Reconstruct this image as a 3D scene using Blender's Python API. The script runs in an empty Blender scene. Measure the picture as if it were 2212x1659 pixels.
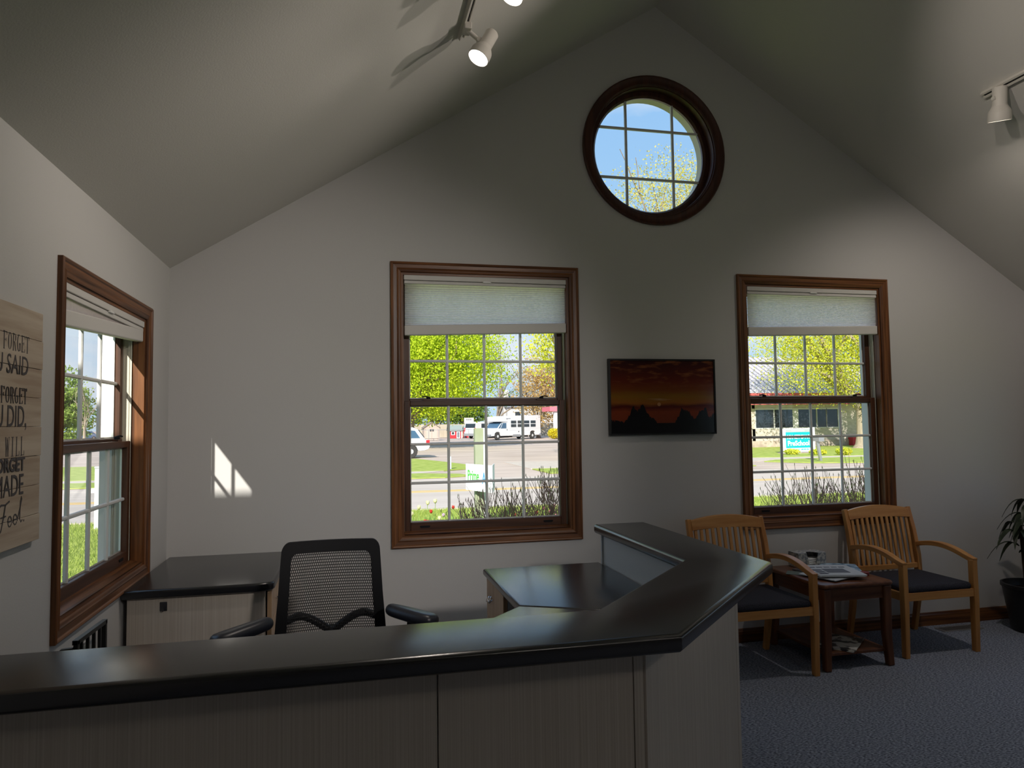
import bpy, math, random
import numpy as np
from mathutils import Matrix, Vector, Euler

S = bpy.context.scene
COL = S.collection
PI = math.pi
random.seed(7)
rng = np.random.default_rng(7)

# ------------------------------------------------------------------ camera
def basis(yaw, pit, rol):
    cy, sy, cp, sp = math.cos(yaw), math.sin(yaw), math.cos(pit), math.sin(pit)
    f = Vector((sy * cp, cy * cp, sp)); r = Vector((cy, -sy, 0)); u = r.cross(f)
    c, s = math.cos(rol), math.sin(rol)
    return c * r + s * u, -s * r + c * u, f
cam = bpy.data.objects.new('camera', bpy.data.cameras.new('camera'))
COL.objects.link(cam); S.camera = cam
_r, _u, _f = basis(0.22812, 0.05462, -0.01359)
M = Matrix.Identity(4)
for i in range(3):
    M[i][0] = _r[i]; M[i][1] = _u[i]; M[i][2] = -_f[i]
M.translation = Vector((0.9574, -4.2864, 1.4418))
cam.matrix_world = M
cam.data.sensor_fit = 'HORIZONTAL'; cam.data.sensor_width = 36.0
cam.data.lens = 1547.15 / 2212 * 36.0
cam.data.clip_start = 0.02; cam.data.clip_end = 600

# ------------------------------------------------------------------ exposure
S.view_settings.view_transform = 'Standard'
S.view_settings.look = 'None'
S.view_settings.gamma = 1.0
S.view_settings.use_curve_mapping = False
S.view_settings.exposure = 0.0
S.cycles.use_denoising = True
S.cycles.max_bounces = 8
S.cycles.diffuse_bounces = 5
S.cycles.use_adaptive_sampling = True
S.cycles.adaptive_threshold = 0.02
S.cycles.transparent_max_bounces = 24
S.cycles.sample_clamp_indirect = 6.0
S.cycles.caustics_reflective = False
S.cycles.caustics_refractive = False

# ------------------------------------------------------------------ world sky
W = bpy.data.worlds.new('sky'); S.world = W; W.use_nodes = True
nt = W.node_tree; nt.nodes.clear()
def N(t, typ, **kw):
    n = t.nodes.new(typ)
    for k, v in kw.items():
        setattr(n, k, v)
    return n
out = N(nt, 'ShaderNodeOutputWorld'); bg = N(nt, 'ShaderNodeBackground')
tc = N(nt, 'ShaderNodeTexCoord')
mp = N(nt, 'ShaderNodeMapping'); mp.inputs['Scale'].default_value = (1.0, 1.0, 2.2); mp.inputs['Location'].default_value = (1.7, 0.4, 0.3)
no = N(nt, 'ShaderNodeTexNoise'); no.inputs['Scale'].default_value = 3.4; no.inputs['Detail'].default_value = 7; no.inputs['Roughness'].default_value = 0.55
rp = N(nt, 'ShaderNodeValToRGB'); rp.color_ramp.elements[0].position = 0.46; rp.color_ramp.elements[1].position = 0.70
sx = N(nt, 'ShaderNodeSeparateXYZ')
rz = N(nt, 'ShaderNodeValToRGB')
rz.color_ramp.elements[0].position = 0.0; rz.color_ramp.elements[0].color = (0.52, 0.78, 1.0, 1)
rz.color_ramp.elements[1].position = 0.6; rz.color_ramp.elements[1].color = (0.25, 0.52, 0.95, 1)
mx = N(nt, 'ShaderNodeMix', data_type='RGBA'); mx.inputs['B'].default_value = (0.93, 0.95, 1.0, 1)
L = nt.links.new
L(tc.outputs['Generated'], mp.inputs['Vector']); L(mp.outputs['Vector'], no.inputs['Vector'])
L(no.outputs['Fac'], rp.inputs['Fac']); L(tc.outputs['Generated'], sx.inputs['Vector'])
L(sx.outputs['Z'], rz.inputs['Fac']); L(rz.outputs['Color'], mx.inputs['A']); L(rp.outputs['Color'], mx.inputs['Factor'])
L(mx.outputs['Result'], bg.inputs['Color']); bg.inputs['Strength'].default_value = 1.0
L(bg.outputs['Background'], out.inputs['Surface'])

# ------------------------------------------------------------------ sun
sd = bpy.data.lights.new('sun', 'SUN'); sd.energy = 8.0; sd.angle = math.radians(0.53); sd.color = (1.0, 0.95, 0.86)
so = bpy.data.objects.new('sun', sd); COL.objects.link(so)
SUN = Vector((0.455, 1.0, -0.628)).normalized()
so.rotation_euler = SUN.to_track_quat('-Z', 'Y').to_euler(); so.location = (-6, -14, 12)

FILL_W = 290.0    # watts of the added fill lamp behind the viewer

# ------------------------------------------------------------------ materials
def lin(h):
    h = h.lstrip('#'); o = []
    for i in (0, 2, 4):
        c = int(h[i:i + 2], 16) / 255
        o.append(c / 12.92 if c <= 0.04045 else ((c + 0.055) / 1.055) ** 2.4)
    return tuple(o)
MATS = {}
def mat(name, col, rough=0.5, spec=0.5, metal=0.0, col2=None, scale=(1, 1, 1), nscale=10, detail=4, bump=0.0, lo=0.35, hi=0.65,
        bscale=None, transl=0.0, emis=0.0, coat=0.0):
    if name in MATS:
        return MATS[name]
    m = bpy.data.materials.new(name); m.use_nodes = True
    t = m.node_tree; p = t.nodes['Principled BSDF']; l = t.links.new
    p.inputs['Base Color'].default_value = (*col, 1); p.inputs['Roughness'].default_value = rough
    p.inputs['Specular IOR Level'].default_value = spec; p.inputs['Metallic'].default_value = metal
    p.inputs['Coat Weight'].default_value = coat
    if emis:
        p.inputs['Emission Color'].default_value = (*col, 1); p.inputs['Emission Strength'].default_value = emis
    if col2 or bump:
        c = N(t, 'ShaderNodeTexCoord'); q = N(t, 'ShaderNodeMapping'); q.inputs['Scale'].default_value = scale
        z = N(t, 'ShaderNodeTexNoise'); z.inputs['Scale'].default_value = nscale; z.inputs['Detail'].default_value = detail
        l(c.outputs['Object'], q.inputs['Vector']); l(q.outputs['Vector'], z.inputs['Vector'])
        if col2:
            r = N(t, 'ShaderNodeValToRGB'); r.color_ramp.elements[0].position = lo; r.color_ramp.elements[1].position = hi
            r.color_ramp.elements[0].color = (*col, 1); r.color_ramp.elements[1].color = (*col2, 1)
            l(z.outputs['Fac'], r.inputs['Fac']); l(r.outputs['Color'], p.inputs['Base Color'])
        if bump:
            zz = z
            if bscale:
                zz = N(t, 'ShaderNodeTexNoise'); zz.inputs['Scale'].default_value = bscale; zz.inputs['Detail'].default_value = 3
                l(c.outputs['Object'], zz.inputs['Vector'])
            b = N(t, 'ShaderNodeBump'); b.inputs['Strength'].default_value = bump; b.inputs['Distance'].default_value = 0.004
            l(zz.outputs['Fac'], b.inputs['Height']); l(b.outputs['Normal'], p.inputs['Normal'])
    if transl:
        tr = N(t, 'ShaderNodeBsdfTranslucent'); tr.inputs['Color'].default_value = (*col, 1)
        if col2:
            l(r.outputs['Color'], tr.inputs['Color'])
        ms = N(t, 'ShaderNodeMixShader'); ms.inputs['Fac'].default_value = transl
        o = t.nodes['Material Output']
        l(p.outputs['BSDF'], ms.inputs[1]); l(tr.outputs['BSDF'], ms.inputs[2]); l(ms.outputs['Shader'], o.inputs['Surface'])
    MATS[name] = m
    return m

def wood(name, a, b, rough=0.42, fine=70, spec=0.35):
    s = {'x': (2.2, fine, fine), 'y': (fine, 2.2, fine), 'z': (fine, fine, 2.2)}
    return {k: mat(name + '_' + k, a, rough, spec, col2=b, scale=s[k], nscale=1.0, detail=5, bump=0.12) for k in 'xyz'}

WALL = mat('wall_paint', (0.56, 0.55, 0.54), 0.75, 0.25, bump=0.10, nscale=160)
CEIL = mat('ceiling_texture', (0.60, 0.585, 0.55), 0.85, 0.15, bump=0.12, nscale=150, detail=4)
OAK = wood('oak_trim', lin('#4c2d19'), lin('#80522f'), 0.38, 60)
SASH = wood('sash_wood', lin('#42291c'), lin('#5b3a28'), 0.42, 60)
ROUNDW = wood('round_casing_wood', lin('#3b2018'), lin('#4e2c20'), 0.4, 40)
MAPLE = wood('maple_chair', lin('#a9713a'), lin('#c48f54'), 0.38, 22)
CHERRY = wood('cherry_table', lin('#4f2d1c'), lin('#70472f'), 0.34, 30)
LAMZ = mat('grey_beige_laminate', lin('#b4a99c'), 0.5, 0.3, col2=lin('#c9c0b5'), scale=(230, 230, 1.2), nscale=1.0, detail=4, lo=0.3, hi=0.7)
LAMW = mat('white_laminate', lin('#c9cbcb'), 0.5, 0.3)
TANW = mat('tan_drawer_front', lin('#b89674'), 0.45, 0.35, col2=lin('#c9aa8a'), scale=(40, 40, 2), nscale=1, detail=4)
BLACKTOP = mat('black_laminate', (0.010, 0.010, 0.011), 0.23, 0.8, col2=(0.012, 0.012, 0.014), nscale=300, bump=0.02)
DARKGAP = mat('dark_gap', (0.01, 0.01, 0.01), 0.8, 0.1)
CARPET = mat('carpet', (0.065, 0.074, 0.100), 0.95, 0.05, col2=(0.40, 0.44, 0.54), scale=(1, 2.2, 1), nscale=75, detail=8, bump=0.9, lo=0.34, hi=0.70)
VINYLW = mat('white_vinyl', (0.72, 0.72, 0.70), 0.45, 0.4)
CREAM = mat('cream_jamb_liner', (0.62, 0.58, 0.48), 0.5, 0.3)
SHADEF = mat('shade_fabric', (0.93, 0.90, 0.89), 0.85, 0.1, col2=(0.87, 0.84, 0.83), nscale=60, transl=0.90)
SHADER = mat('shade_rail', (0.62, 0.60, 0.57), 0.55, 0.3)
BLACKP = mat('black_plastic', (0.012, 0.012, 0.013), 0.42, 0.4)
BLACKM = mat('black_matte', (0.010, 0.010, 0.012), 0.7, 0.2)
PADM = mat('arm_pad', (0.018, 0.02, 0.028), 0.36, 0.5)
SEATF = mat('dark_upholstery', (0.018, 0.019, 0.026), 0.9, 0.12, col2=(0.05, 0.05, 0.065), nscale=240, bump=0.35)
CHROME = mat('chrome', (0.8, 0.8, 0.82), 0.15, 0.5, metal=1.0)
METALG = mat('grey_metal', (0.48, 0.48, 0.49), 0.4, 0.5, metal=0.8)
LIGHTW = mat('lamp_housing_white', (0.62, 0.59, 0.54), 0.45, 0.35)
PAPER = mat('white_paper', (0.75, 0.76, 0.78), 0.7, 0.2)
PINE = mat('whitewashed_pine', lin('#a99684'), 0.75, 0.15, col2=lin('#c4b6a5'), scale=(30, 2.0, 30), nscale=1.0, detail=5)
INK = mat('charcoal_ink', (0.10, 0.092, 0.095), 0.8, 0.1)

def glass_mat():
    m = bpy.data.materials.new('window_glass'); m.use_nodes = True
    t = m.node_tree; t.nodes.clear(); l = t.links.new
    o = N(t, 'ShaderNodeOutputMaterial'); a = N(t, 'ShaderNodeBsdfTransparent'); g = N(t, 'ShaderNodeBsdfGlossy')
    a.inputs['Color'].default_value = (0.985, 0.99, 0.988, 1); g.inputs['Roughness'].default_value = 0.0
    f = N(t, 'ShaderNodeFresnel'); f.inputs['IOR'].default_value = 1.45
    ge = N(t, 'ShaderNodeNewGeometry'); inv = N(t, 'ShaderNodeMath', operation='SUBTRACT'); inv.inputs[0].default_value = 1.0; l(ge.outputs['Backfacing'], inv.inputs[1])
    mu = N(t, 'ShaderNodeMath', operation='MULTIPLY'); l(f.outputs['Fac'], mu.inputs[0]); l(inv.outputs['Value'], mu.inputs[1])
    x = N(t, 'ShaderNodeMixShader'); l(mu.outputs['Value'], x.inputs['Fac']); l(a.outputs['BSDF'], x.inputs[1]); l(g.outputs['BSDF'], x.inputs[2])
    l(x.outputs['Shader'], o.inputs['Surface'])
    return m
GLASS = glass_mat()
CARGLASS = mat('dark_tinted_glass', (0.02, 0.025, 0.03), 0.08, 0.6)
def mesh_fabric():
    m = bpy.data.materials.new('chair_mesh_fabric'); m.use_nodes = True
    t = m.node_tree; l = t.links.new; p = t.nodes['Principled BSDF']; o = t.nodes['Material Output']
    p.inputs['Base Color'].default_value = (0.012, 0.012, 0.014, 1); p.inputs['Roughness'].default_value = 0.8
    c = N(t, 'ShaderNodeTexCoord'); s = N(t, 'ShaderNodeSeparateXYZ'); k = N(t, 'ShaderNodeCombineXYZ')
    b = N(t, 'ShaderNodeTexBrick'); b.offset = 0.5; b.inputs['Scale'].default_value = 1.0
    b.inputs['Brick Width'].default_value = 0.0078; b.inputs['Row Height'].default_value = 0.0115
    b.inputs['Mortar Size'].default_value = 0.0016; b.inputs['Mortar Smooth'].default_value = 0.0
    a = N(t, 'ShaderNodeBsdfTransparent'); x = N(t, 'ShaderNodeMixShader')
    l(c.outputs['Object'], s.inputs['Vector']); l(s.outputs['X'], k.inputs['X']); l(s.outputs['Z'], k.inputs['Y']); l(k.outputs['Vector'], b.inputs['Vector'])
    l(b.outputs['Fac'], x.inputs['Fac']); l(a.outputs['BSDF'], x.inputs[1]); l(p.outputs['BSDF'], x.inputs[2]); l(x.outputs['Shader'], o.inputs['Surface'])
    return m
MESHF = mesh_fabric()

# ------------------------------------------------------------------ mesh helpers
class MB:
    def __init__(s):
        s.v = []; s.f = []
    def add(s, vs, fs):
        o = len(s.v); s.v += [tuple(map(float, q)) for q in vs]; s.f += [tuple(i + o for i in q) for q in fs]; return s
    def box(s, x0, x1, y0, y1, z0, z1):
        return s.add([(x0, y0, z0), (x1, y0, z0), (x1, y1, z0), (x0, y1, z0), (x0, y0, z1), (x1, y0, z1), (x1, y1, z1), (x0, y1, z1)],
                     [(0, 3, 2, 1), (4, 5, 6, 7), (0, 1, 5, 4), (1, 2, 6, 5), (2, 3, 7, 6), (3, 0, 4, 7)])
    def hexa(s, lo, hi):          # two quads (4 points each, ccw seen from hi side)
        return s.add(list(lo) + list(hi), [(0, 3, 2, 1), (4, 5, 6, 7), (0, 1, 5, 4), (1, 2, 6, 5), (2, 3, 7, 6), (3, 0, 4, 7)])
    def prism(s, poly, a, b, axis='z'):
        def P(q, h):
            return {'z': (q[0], q[1], h), 'y': (q[0], h, q[1]), 'x': (h, q[0], q[1])}[axis]
        n = len(poly)
        vs = [P(q, a) for q in poly] + [P(q, b) for q in poly]
        fs = [tuple(reversed(range(n))), tuple(range(n, 2 * n))] + [(i, (i + 1) % n, (i + 1) % n + n, i + n) for i in range(n)]
        return s.add(vs, fs)
    def tube(s, pts, r, n=8, flat=1.0, up=(0, 0, 1), cap=True):
        pts = [Vector(q) for q in pts]; k = len(pts)
        rs = r if isinstance(r, (list, tuple)) else [r] * k
        up = Vector(up); vs = []; fs = []
        for i in range(k):
            d = (pts[min(i + 1, k - 1)] - pts[max(i - 1, 0)]).normalized()
            a = d.cross(up)
            if a.length < 1e-4:
                a = d.cross(Vector((1, 0, 0)))
            a.normalize(); b = a.cross(d)
            for j in range(n):
                t = 2 * PI * j / n + PI / n
                vs.append(pts[i] + a * math.cos(t) * rs[i] + b * math.sin(t) * rs[i] * flat)
        for i in range(k - 1):
            for j in range(n):
                fs.append((i * n + j, i * n + (j + 1) % n, (i + 1) * n + (j + 1) % n, (i + 1) * n + j))
        if cap:
            fs += [tuple(reversed(range(n))), tuple(range((k - 1) * n, k * n))]
        return s.add(vs, fs)
    def sweep(s, pts, w, h, up=(0, 0, 1)):      # rectangular bar along a path; w across, h along 'up'
        pts = [Vector(q) for q in pts]; k = len(pts); up = Vector(up); vs = []; fs = []
        ws = w if isinstance(w, (list, tuple)) else [w] * k; hs = h if isinstance(h, (list, tuple)) else [h] * k
        for i in range(k):
            d = (pts[min(i + 1, k - 1)] - pts[max(i - 1, 0)]).normalized()
            a = d.cross(up).normalized(); b = a.cross(d)
            for (p, q) in ((-1, -1), (1, -1), (1, 1), (-1, 1)):
                vs.append(pts[i] + a * p * ws[i] / 2 + b * q * hs[i] / 2)
        for i in range(k - 1):
            for j in range(4):
                fs.append((i * 4 + j, i * 4 + (j + 1) % 4, (i + 1) * 4 + (j + 1) % 4, (i + 1) * 4 + j))
        fs += [(3, 2, 1, 0), tuple(range((k - 1) * 4, k * 4))]
        return s.add(vs, fs)
    def lathe(s, prof, n=20, mtx=None, a0=0.0):
        vs = []; fs = []; k = len(prof)
        for (r, z) in prof:
            for j in range(n):
                t = 2 * PI * j / n + a0; p = Vector((r * math.cos(t), r * math.sin(t), z))
                vs.append(mtx @ p if mtx else p)
        for i in range(k - 1):
            for j in range(n):
                fs.append((i * n + j, i * n + (j + 1) % n, (i + 1) * n + (j + 1) % n, (i + 1) * n + j))
        fs += [tuple(reversed(range(n))), tuple(range((k - 1) * n, k * n))]
        return s.add(vs, fs)
    def xf(s, mtx):
        s.v = [tuple(mtx @ Vector(q)) for q in s.v]; return s
    def mesh(s, name):
        me = bpy.data.meshes.new(name); me.from_pydata(s.v, [], s.f); me.update(); return me

def obj(name, mb, m, parent=None, smooth=False, bevel=0.0, seg=2, loc=None, rot=None):
    me = mb.mesh(name) if isinstance(mb, MB) else mb
    if m and not me.materials:
        me.materials.append(m)
    o = bpy.data.objects.new(name, me); COL.objects.link(o)
    if parent:
        o.parent = parent
    if loc is not None:
        o.location = loc
    if rot is not None:
        o.rotation_euler = rot
    if smooth:
        for q in me.polygons:
            q.use_smooth = True
        try:
            me.set_sharp_from_angle(angle=math.radians(40))
        except Exception:
            pass
    if bevel:
        b = o.modifiers.new('bevel', 'BEVEL'); b.width = bevel; b.segments = seg; b.limit_method = 'ANGLE'; b.angle_limit = math.radians(35)
    return o
def bx(name, x0, x1, y0, y1, z0, z1, m, parent=None, bevel=0.0):
    return obj(name, MB().box(x0, x1, y0, y1, z0, z1), m, parent, bevel=bevel)
def tag(o, label, cat, group=None):
    o['label'] = label; o['category'] = cat
    if group:
        o['group'] = group
    return o
def thing(name, label, cat, loc=(0, 0, 0), rz=0.0, group=None):
    o = bpy.data.objects.new(name, None); COL.objects.link(o); o.location = loc; o.rotation_euler = (0, 0, rz)
    o.empty_display_size = 0.1
    return tag(o, label, cat, group)
def struct(o):
    o['kind'] = 'structure'; return o
def stuff(o):
    o['kind'] = 'stuff'; return o
def sempty(name, loc=(0, 0, 0), rz=0.0):
    o = bpy.data.objects.new(name, None); COL.objects.link(o); o.location = loc; o.rotation_euler = (0, 0, rz)
    o.empty_display_size = 0.1
    return struct(o)
def copy_tree(o, parent=None):
    c = o.copy(); COL.objects.link(c); c.parent = parent
    for ch in [q for q in bpy.data.objects if q.parent == o]:
        copy_tree(ch, c)
    return c
def offset_poly(poly, d):      # inward offset of a ccw polygon
    n = len(poly); res = []
    for i in range(n):
        p0, p1, p2 = Vector(poly[i - 1]), Vector(poly[i]), Vector(poly[(i + 1) % n])
        e1 = (p1 - p0).normalized(); e2 = (p2 - p1).normalized()
        n1 = Vector((-e1.y, e1.x)); n2 = Vector((-e2.y, e2.x))
        k = (n1 + n2); k = k / max(k.dot(n1), 1e-6)
        res.append(tuple(p1 + k * d))
    return res
def bullnose(poly, ztop, th, n=8):      # slab with fully rounded edges
    r = th / 2; rings = []
    for i in range(n + 1):
        a = PI / 2 - PI * i / n
        rings.append([(x, y, ztop - r + r * math.sin(a)) for (x, y) in offset_poly(poly, r - r * math.cos(a))])
    m = MB(); k = len(poly); vs = [q for g in rings for q in g]
    fs = [tuple(range(k))] + [tuple(reversed(range(n * k, (n + 1) * k)))]
    for i in range(n):
        for j in range(k):
            fs.append((i * k + j, (i + 1) * k + j, (i + 1) * k + (j + 1) % k, i * k + (j + 1) % k))
    return m.add(vs, fs)
def slab(poly, ztop, th, r, n=5):      # slab with rounded top and bottom arrises and a flat edge
    rings = []
    for i in range(n + 1):
        a = PI / 2 * (1 - i / n)
        rings.append([(x, y, ztop - r + r * math.sin(a)) for (x, y) in offset_poly(poly, r - r * math.cos(a))])
    for i in range(n + 1):
        a = -PI / 2 * i / n
        rings.append([(x, y, ztop - th + r + r * math.sin(a)) for (x, y) in offset_poly(poly, r - r * math.cos(a))])
    m = MB(); k = len(poly); vs = [q for g in rings for q in g]; q = len(rings) - 1
    fs = [tuple(range(k))] + [tuple(reversed(range(q * k, (q + 1) * k)))]
    for i in range(q):
        for j in range(k):
            fs.append((i * k + j, (i + 1) * k + j, (i + 1) * k + (j + 1) % k, i * k + (j + 1) % k))
    return m.add(vs, fs)
def holed_wall(outer, holes, place, t0, t1):
    """flat polygon with holes, filled, given thickness t0..t1; place(u, v, t) -> xyz"""
    import bmesh
    b = bmesh.new(); edges = []
    for loop in [outer] + holes:
        vs = [b.verts.new((u, v, 0)) for (u, v) in loop]
        edges += [b.edges.new((vs[i], vs[(i + 1) % len(vs)])) for i in range(len(vs))]
    bmesh.ops.triangle_fill(b, use_beauty=True, edges=edges, use_dissolve=False)
    b.verts.ensure_lookup_table(); b.verts.index_update()
    uv = [(q.co.x, q.co.y) for q in b.verts]; tris = [tuple(q.index for q in f.verts) for f in b.faces]; b.free()
    n = len(uv); m = MB()
    fs = list(tris) + [tuple(i + n for i in reversed(q)) for q in tris]
    k = 0
    for loop in [outer] + holes:
        c = len(loop); fs += [(k + i, k + (i + 1) % c, k + (i + 1) % c + n, k + i + n) for i in range(c)]; k += c
    m.add([place(u, v, t0) for u, v in uv] + [place(u, v, t1) for u, v in uv], fs)
    return m
def fix(o):
    import bmesh
    b = bmesh.new(); b.from_mesh(o.data); bmesh.ops.recalc_face_normals(b, faces=b.faces); b.to_mesh(o.data); b.free(); return o
def text_mesh(txt, size, ext=0.001, sx=1.0, shear=0.0, off=0.0, align='CENTER'):
    c = bpy.data.curves.new('txt', 'FONT'); c.body = txt; c.size = size; c.extrude = ext; c.shear = shear; c.offset = off
    c.align_x = align; c.align_y = 'CENTER'; c.resolution_u = 3
    o = bpy.data.objects.new('txt', c); COL.objects.link(o)
    me = bpy.data.meshes.new_from_object(o.evaluated_get(bpy.context.evaluated_depsgraph_get()))
    bpy.data.objects.remove(o); bpy.data.curves.remove(c)
    if sx != 1.0:
        me.transform(Matrix.Scale(sx, 4, (1, 0, 0)))
    me.materials.clear()
    return me
UPRIGHT = Matrix.Rotation(PI / 2, 4, 'X')      # text from xy plane to xz plane, read from -y

# ================================================================== ROOM SHELL
RX, RZ, EZ = 2.967, 4.197, 2.331            # ridge x, ridge z, eave z
XR = 2 * RX; YB = -9.5; SL = (RZ - EZ) / RX
WW = 1.172                                    # outer width of a window casing
W1X, W2X, WZ0, WZ1 = 1.216, 3.501, 0.719, 2.416
LY0, LZ0, LZ1 = -1.586, 0.725, 2.036
CW = 0.062
CX, CZ, CR = 2.936, 3.218, 0.499
def rect(x, z0, z1, w=WW):
    return [(x + CW, z0 + CW), (x + w - CW, z0 + CW), (x + w - CW, z1 - CW), (x + CW, z1 - CW)]
circ = [(CX + (CR - 0.055) * math.cos(2 * PI * i / 64), CZ + (CR - 0.055) * math.sin(2 * PI * i / 64)) for i in range(64)]
TH = 0.16
struct(fix(obj('floor', MB().box(0, XR, YB, 0, -0.12, 0), CARPET)))
struct(fix(obj('wall_back', holed_wall([(-0.16, -0.34), (XR + 0.16, -0.34), (XR + 0.16, EZ - 0.05), (RX, RZ + 0.05), (-0.16, EZ - 0.05)],
      [rect(W1X, WZ0, WZ1), rect(W2X, WZ0, WZ1), circ], lambda u, v, t: (u, t, v), 0.0, TH), WALL)))
def grid_wall(us, vs_, hole, place, t0, t1):
    """rectangle split 3 x 3 with the middle cell open"""
    m = MB(); P = lambda i, j, t: place(us[i], vs_[j], t)
    for i in range(3):
        for j in range(3):
            if (i, j) != (1, 1):
                for t in (t0, t1):
                    m.add([P(i, j, t), P(i + 1, j, t), P(i + 1, j + 1, t), P(i, j + 1, t)], [(0, 1, 2, 3)])
    for (a, b) in (((1, 1), (2, 1)), ((2, 1), (2, 2)), ((2, 2), (1, 2)), ((1, 2), (1, 1)), ((0, 0), (3, 0)), ((3, 0), (3, 3)), ((3, 3), (0, 3)), ((0, 3), (0, 0))):
        m.add([P(*a, t0), P(*b, t0), P(*b, t1), P(*a, t1)], [(0, 1, 2, 3)])
    return m
struct(obj('wall_left', grid_wall([YB, LY0 + CW, LY0 + WW - CW, 0], [-0.34, LZ0 + CW, LZ1 - CW, EZ], None, lambda u, v, t: (t, u, v), 0.0, -TH), WALL))
RWY = [-0.45, -2.75, -4.10]                  # window starts on the right wall (towards the camera)
def strip_wall(us, z0, z1, za, zb, holes, place, t0, t1):
    m = MB(); zz = [z0, za, zb, z1]; P = lambda u, v, t: place(u, v, t)
    for i in range(len(us) - 1):
        for j in range(3):
            if not (j == 1 and i in holes):
                for t in (t0, t1):
                    m.add([P(us[i], zz[j], t), P(us[i + 1], zz[j], t), P(us[i + 1], zz[j + 1], t), P(us[i], zz[j + 1], t)], [(0, 1, 2, 3)])
        if i in holes:
            a, b = us[i], us[i + 1]
            for (p, q) in (((a, za), (b, za)), ((b, za), (b, zb)), ((b, zb), (a, zb)), ((a, zb), (a, za))):
                m.add([P(*p, t0), P(*q, t0), P(*q, t1), P(*p, t1)], [(0, 1, 2, 3)])
    return m
_us = [0.0]
for q in RWY:
    _us += [q - CW, q - WW + CW]
_us.append(YB)
struct(obj('wall_right', strip_wall(_us, -0.34, EZ, LZ0 + CW, LZ1 - CW, (1, 3, 5), lambda u, v, t: (t, u, v), XR, XR + 0.16), WALL))
struct(obj('wall_rear', MB().prism([(-0.16, -0.34), (XR + 0.16, -0.34), (XR + 0.16, EZ), (RX, RZ + 0.05), (-0.16, EZ)], YB - 0.16, YB, 'y'), WALL))
OV = 0.31
struct(fix(obj('ceiling', MB().prism([(-OV, EZ - SL * OV), (RX, RZ), (XR + OV, EZ - SL * OV), (XR + OV, EZ - SL * OV + 0.18), (RX, RZ + 0.22), (-OV, EZ - SL * OV + 0.18)], YB - 0.3, 0.45, 'y'), CEIL)))
BBP = [(0, 0), (-0.014, 0), (-0.014, 0.07), (-0.009, 0.078), (-0.005, 0.088), (0, 0.088)]
struct(fix(obj('baseboard_back', MB().prism([(y, z) for (y, z) in BBP], 0.62, XR, 'x'), OAK['x'])))
struct(fix(obj('baseboard_right', MB().prism([(XR + y, z) for (y, z) in BBP], YB, 0, 'y'), OAK['y'])))
struct(fix(obj('baseboard_left', MB().prism([(-y, z) for (y, z) in BBP], YB, -2.7, 'y'), OAK['y'])))

# added unseen wing with a gable ridge across; its shadow trims the sun patch
VR = 4.215
vest = sempty('sun_block_wing', (0, 0, 0))
SIDING = mat('pale_siding', (0.62, 0.63, 0.62), 0.6, 0.3)
SHINGLE = mat('roof_shingle', (0.12, 0.115, 0.11), 0.9, 0.1, col2=(0.19, 0.18, 0.17), nscale=18)
obj('wall', MB().prism([(-7.5, -0.35), (-2.5, -0.35), (-2.5, 2.4), (-5.0, VR - 0.12), (-7.5, 2.4)], -2.5, -0.16, 'x'), SIDING, vest)
fix(obj('roof', MB().prism([(-2.3, 2.18), (-5.0, VR - 0.12), (-7.7, 2.18), (-7.7, 2.30), (-5.0, VR), (-2.3, 2.30)], -2.7, -0.10, 'x'), SHINGLE, vest))

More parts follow.
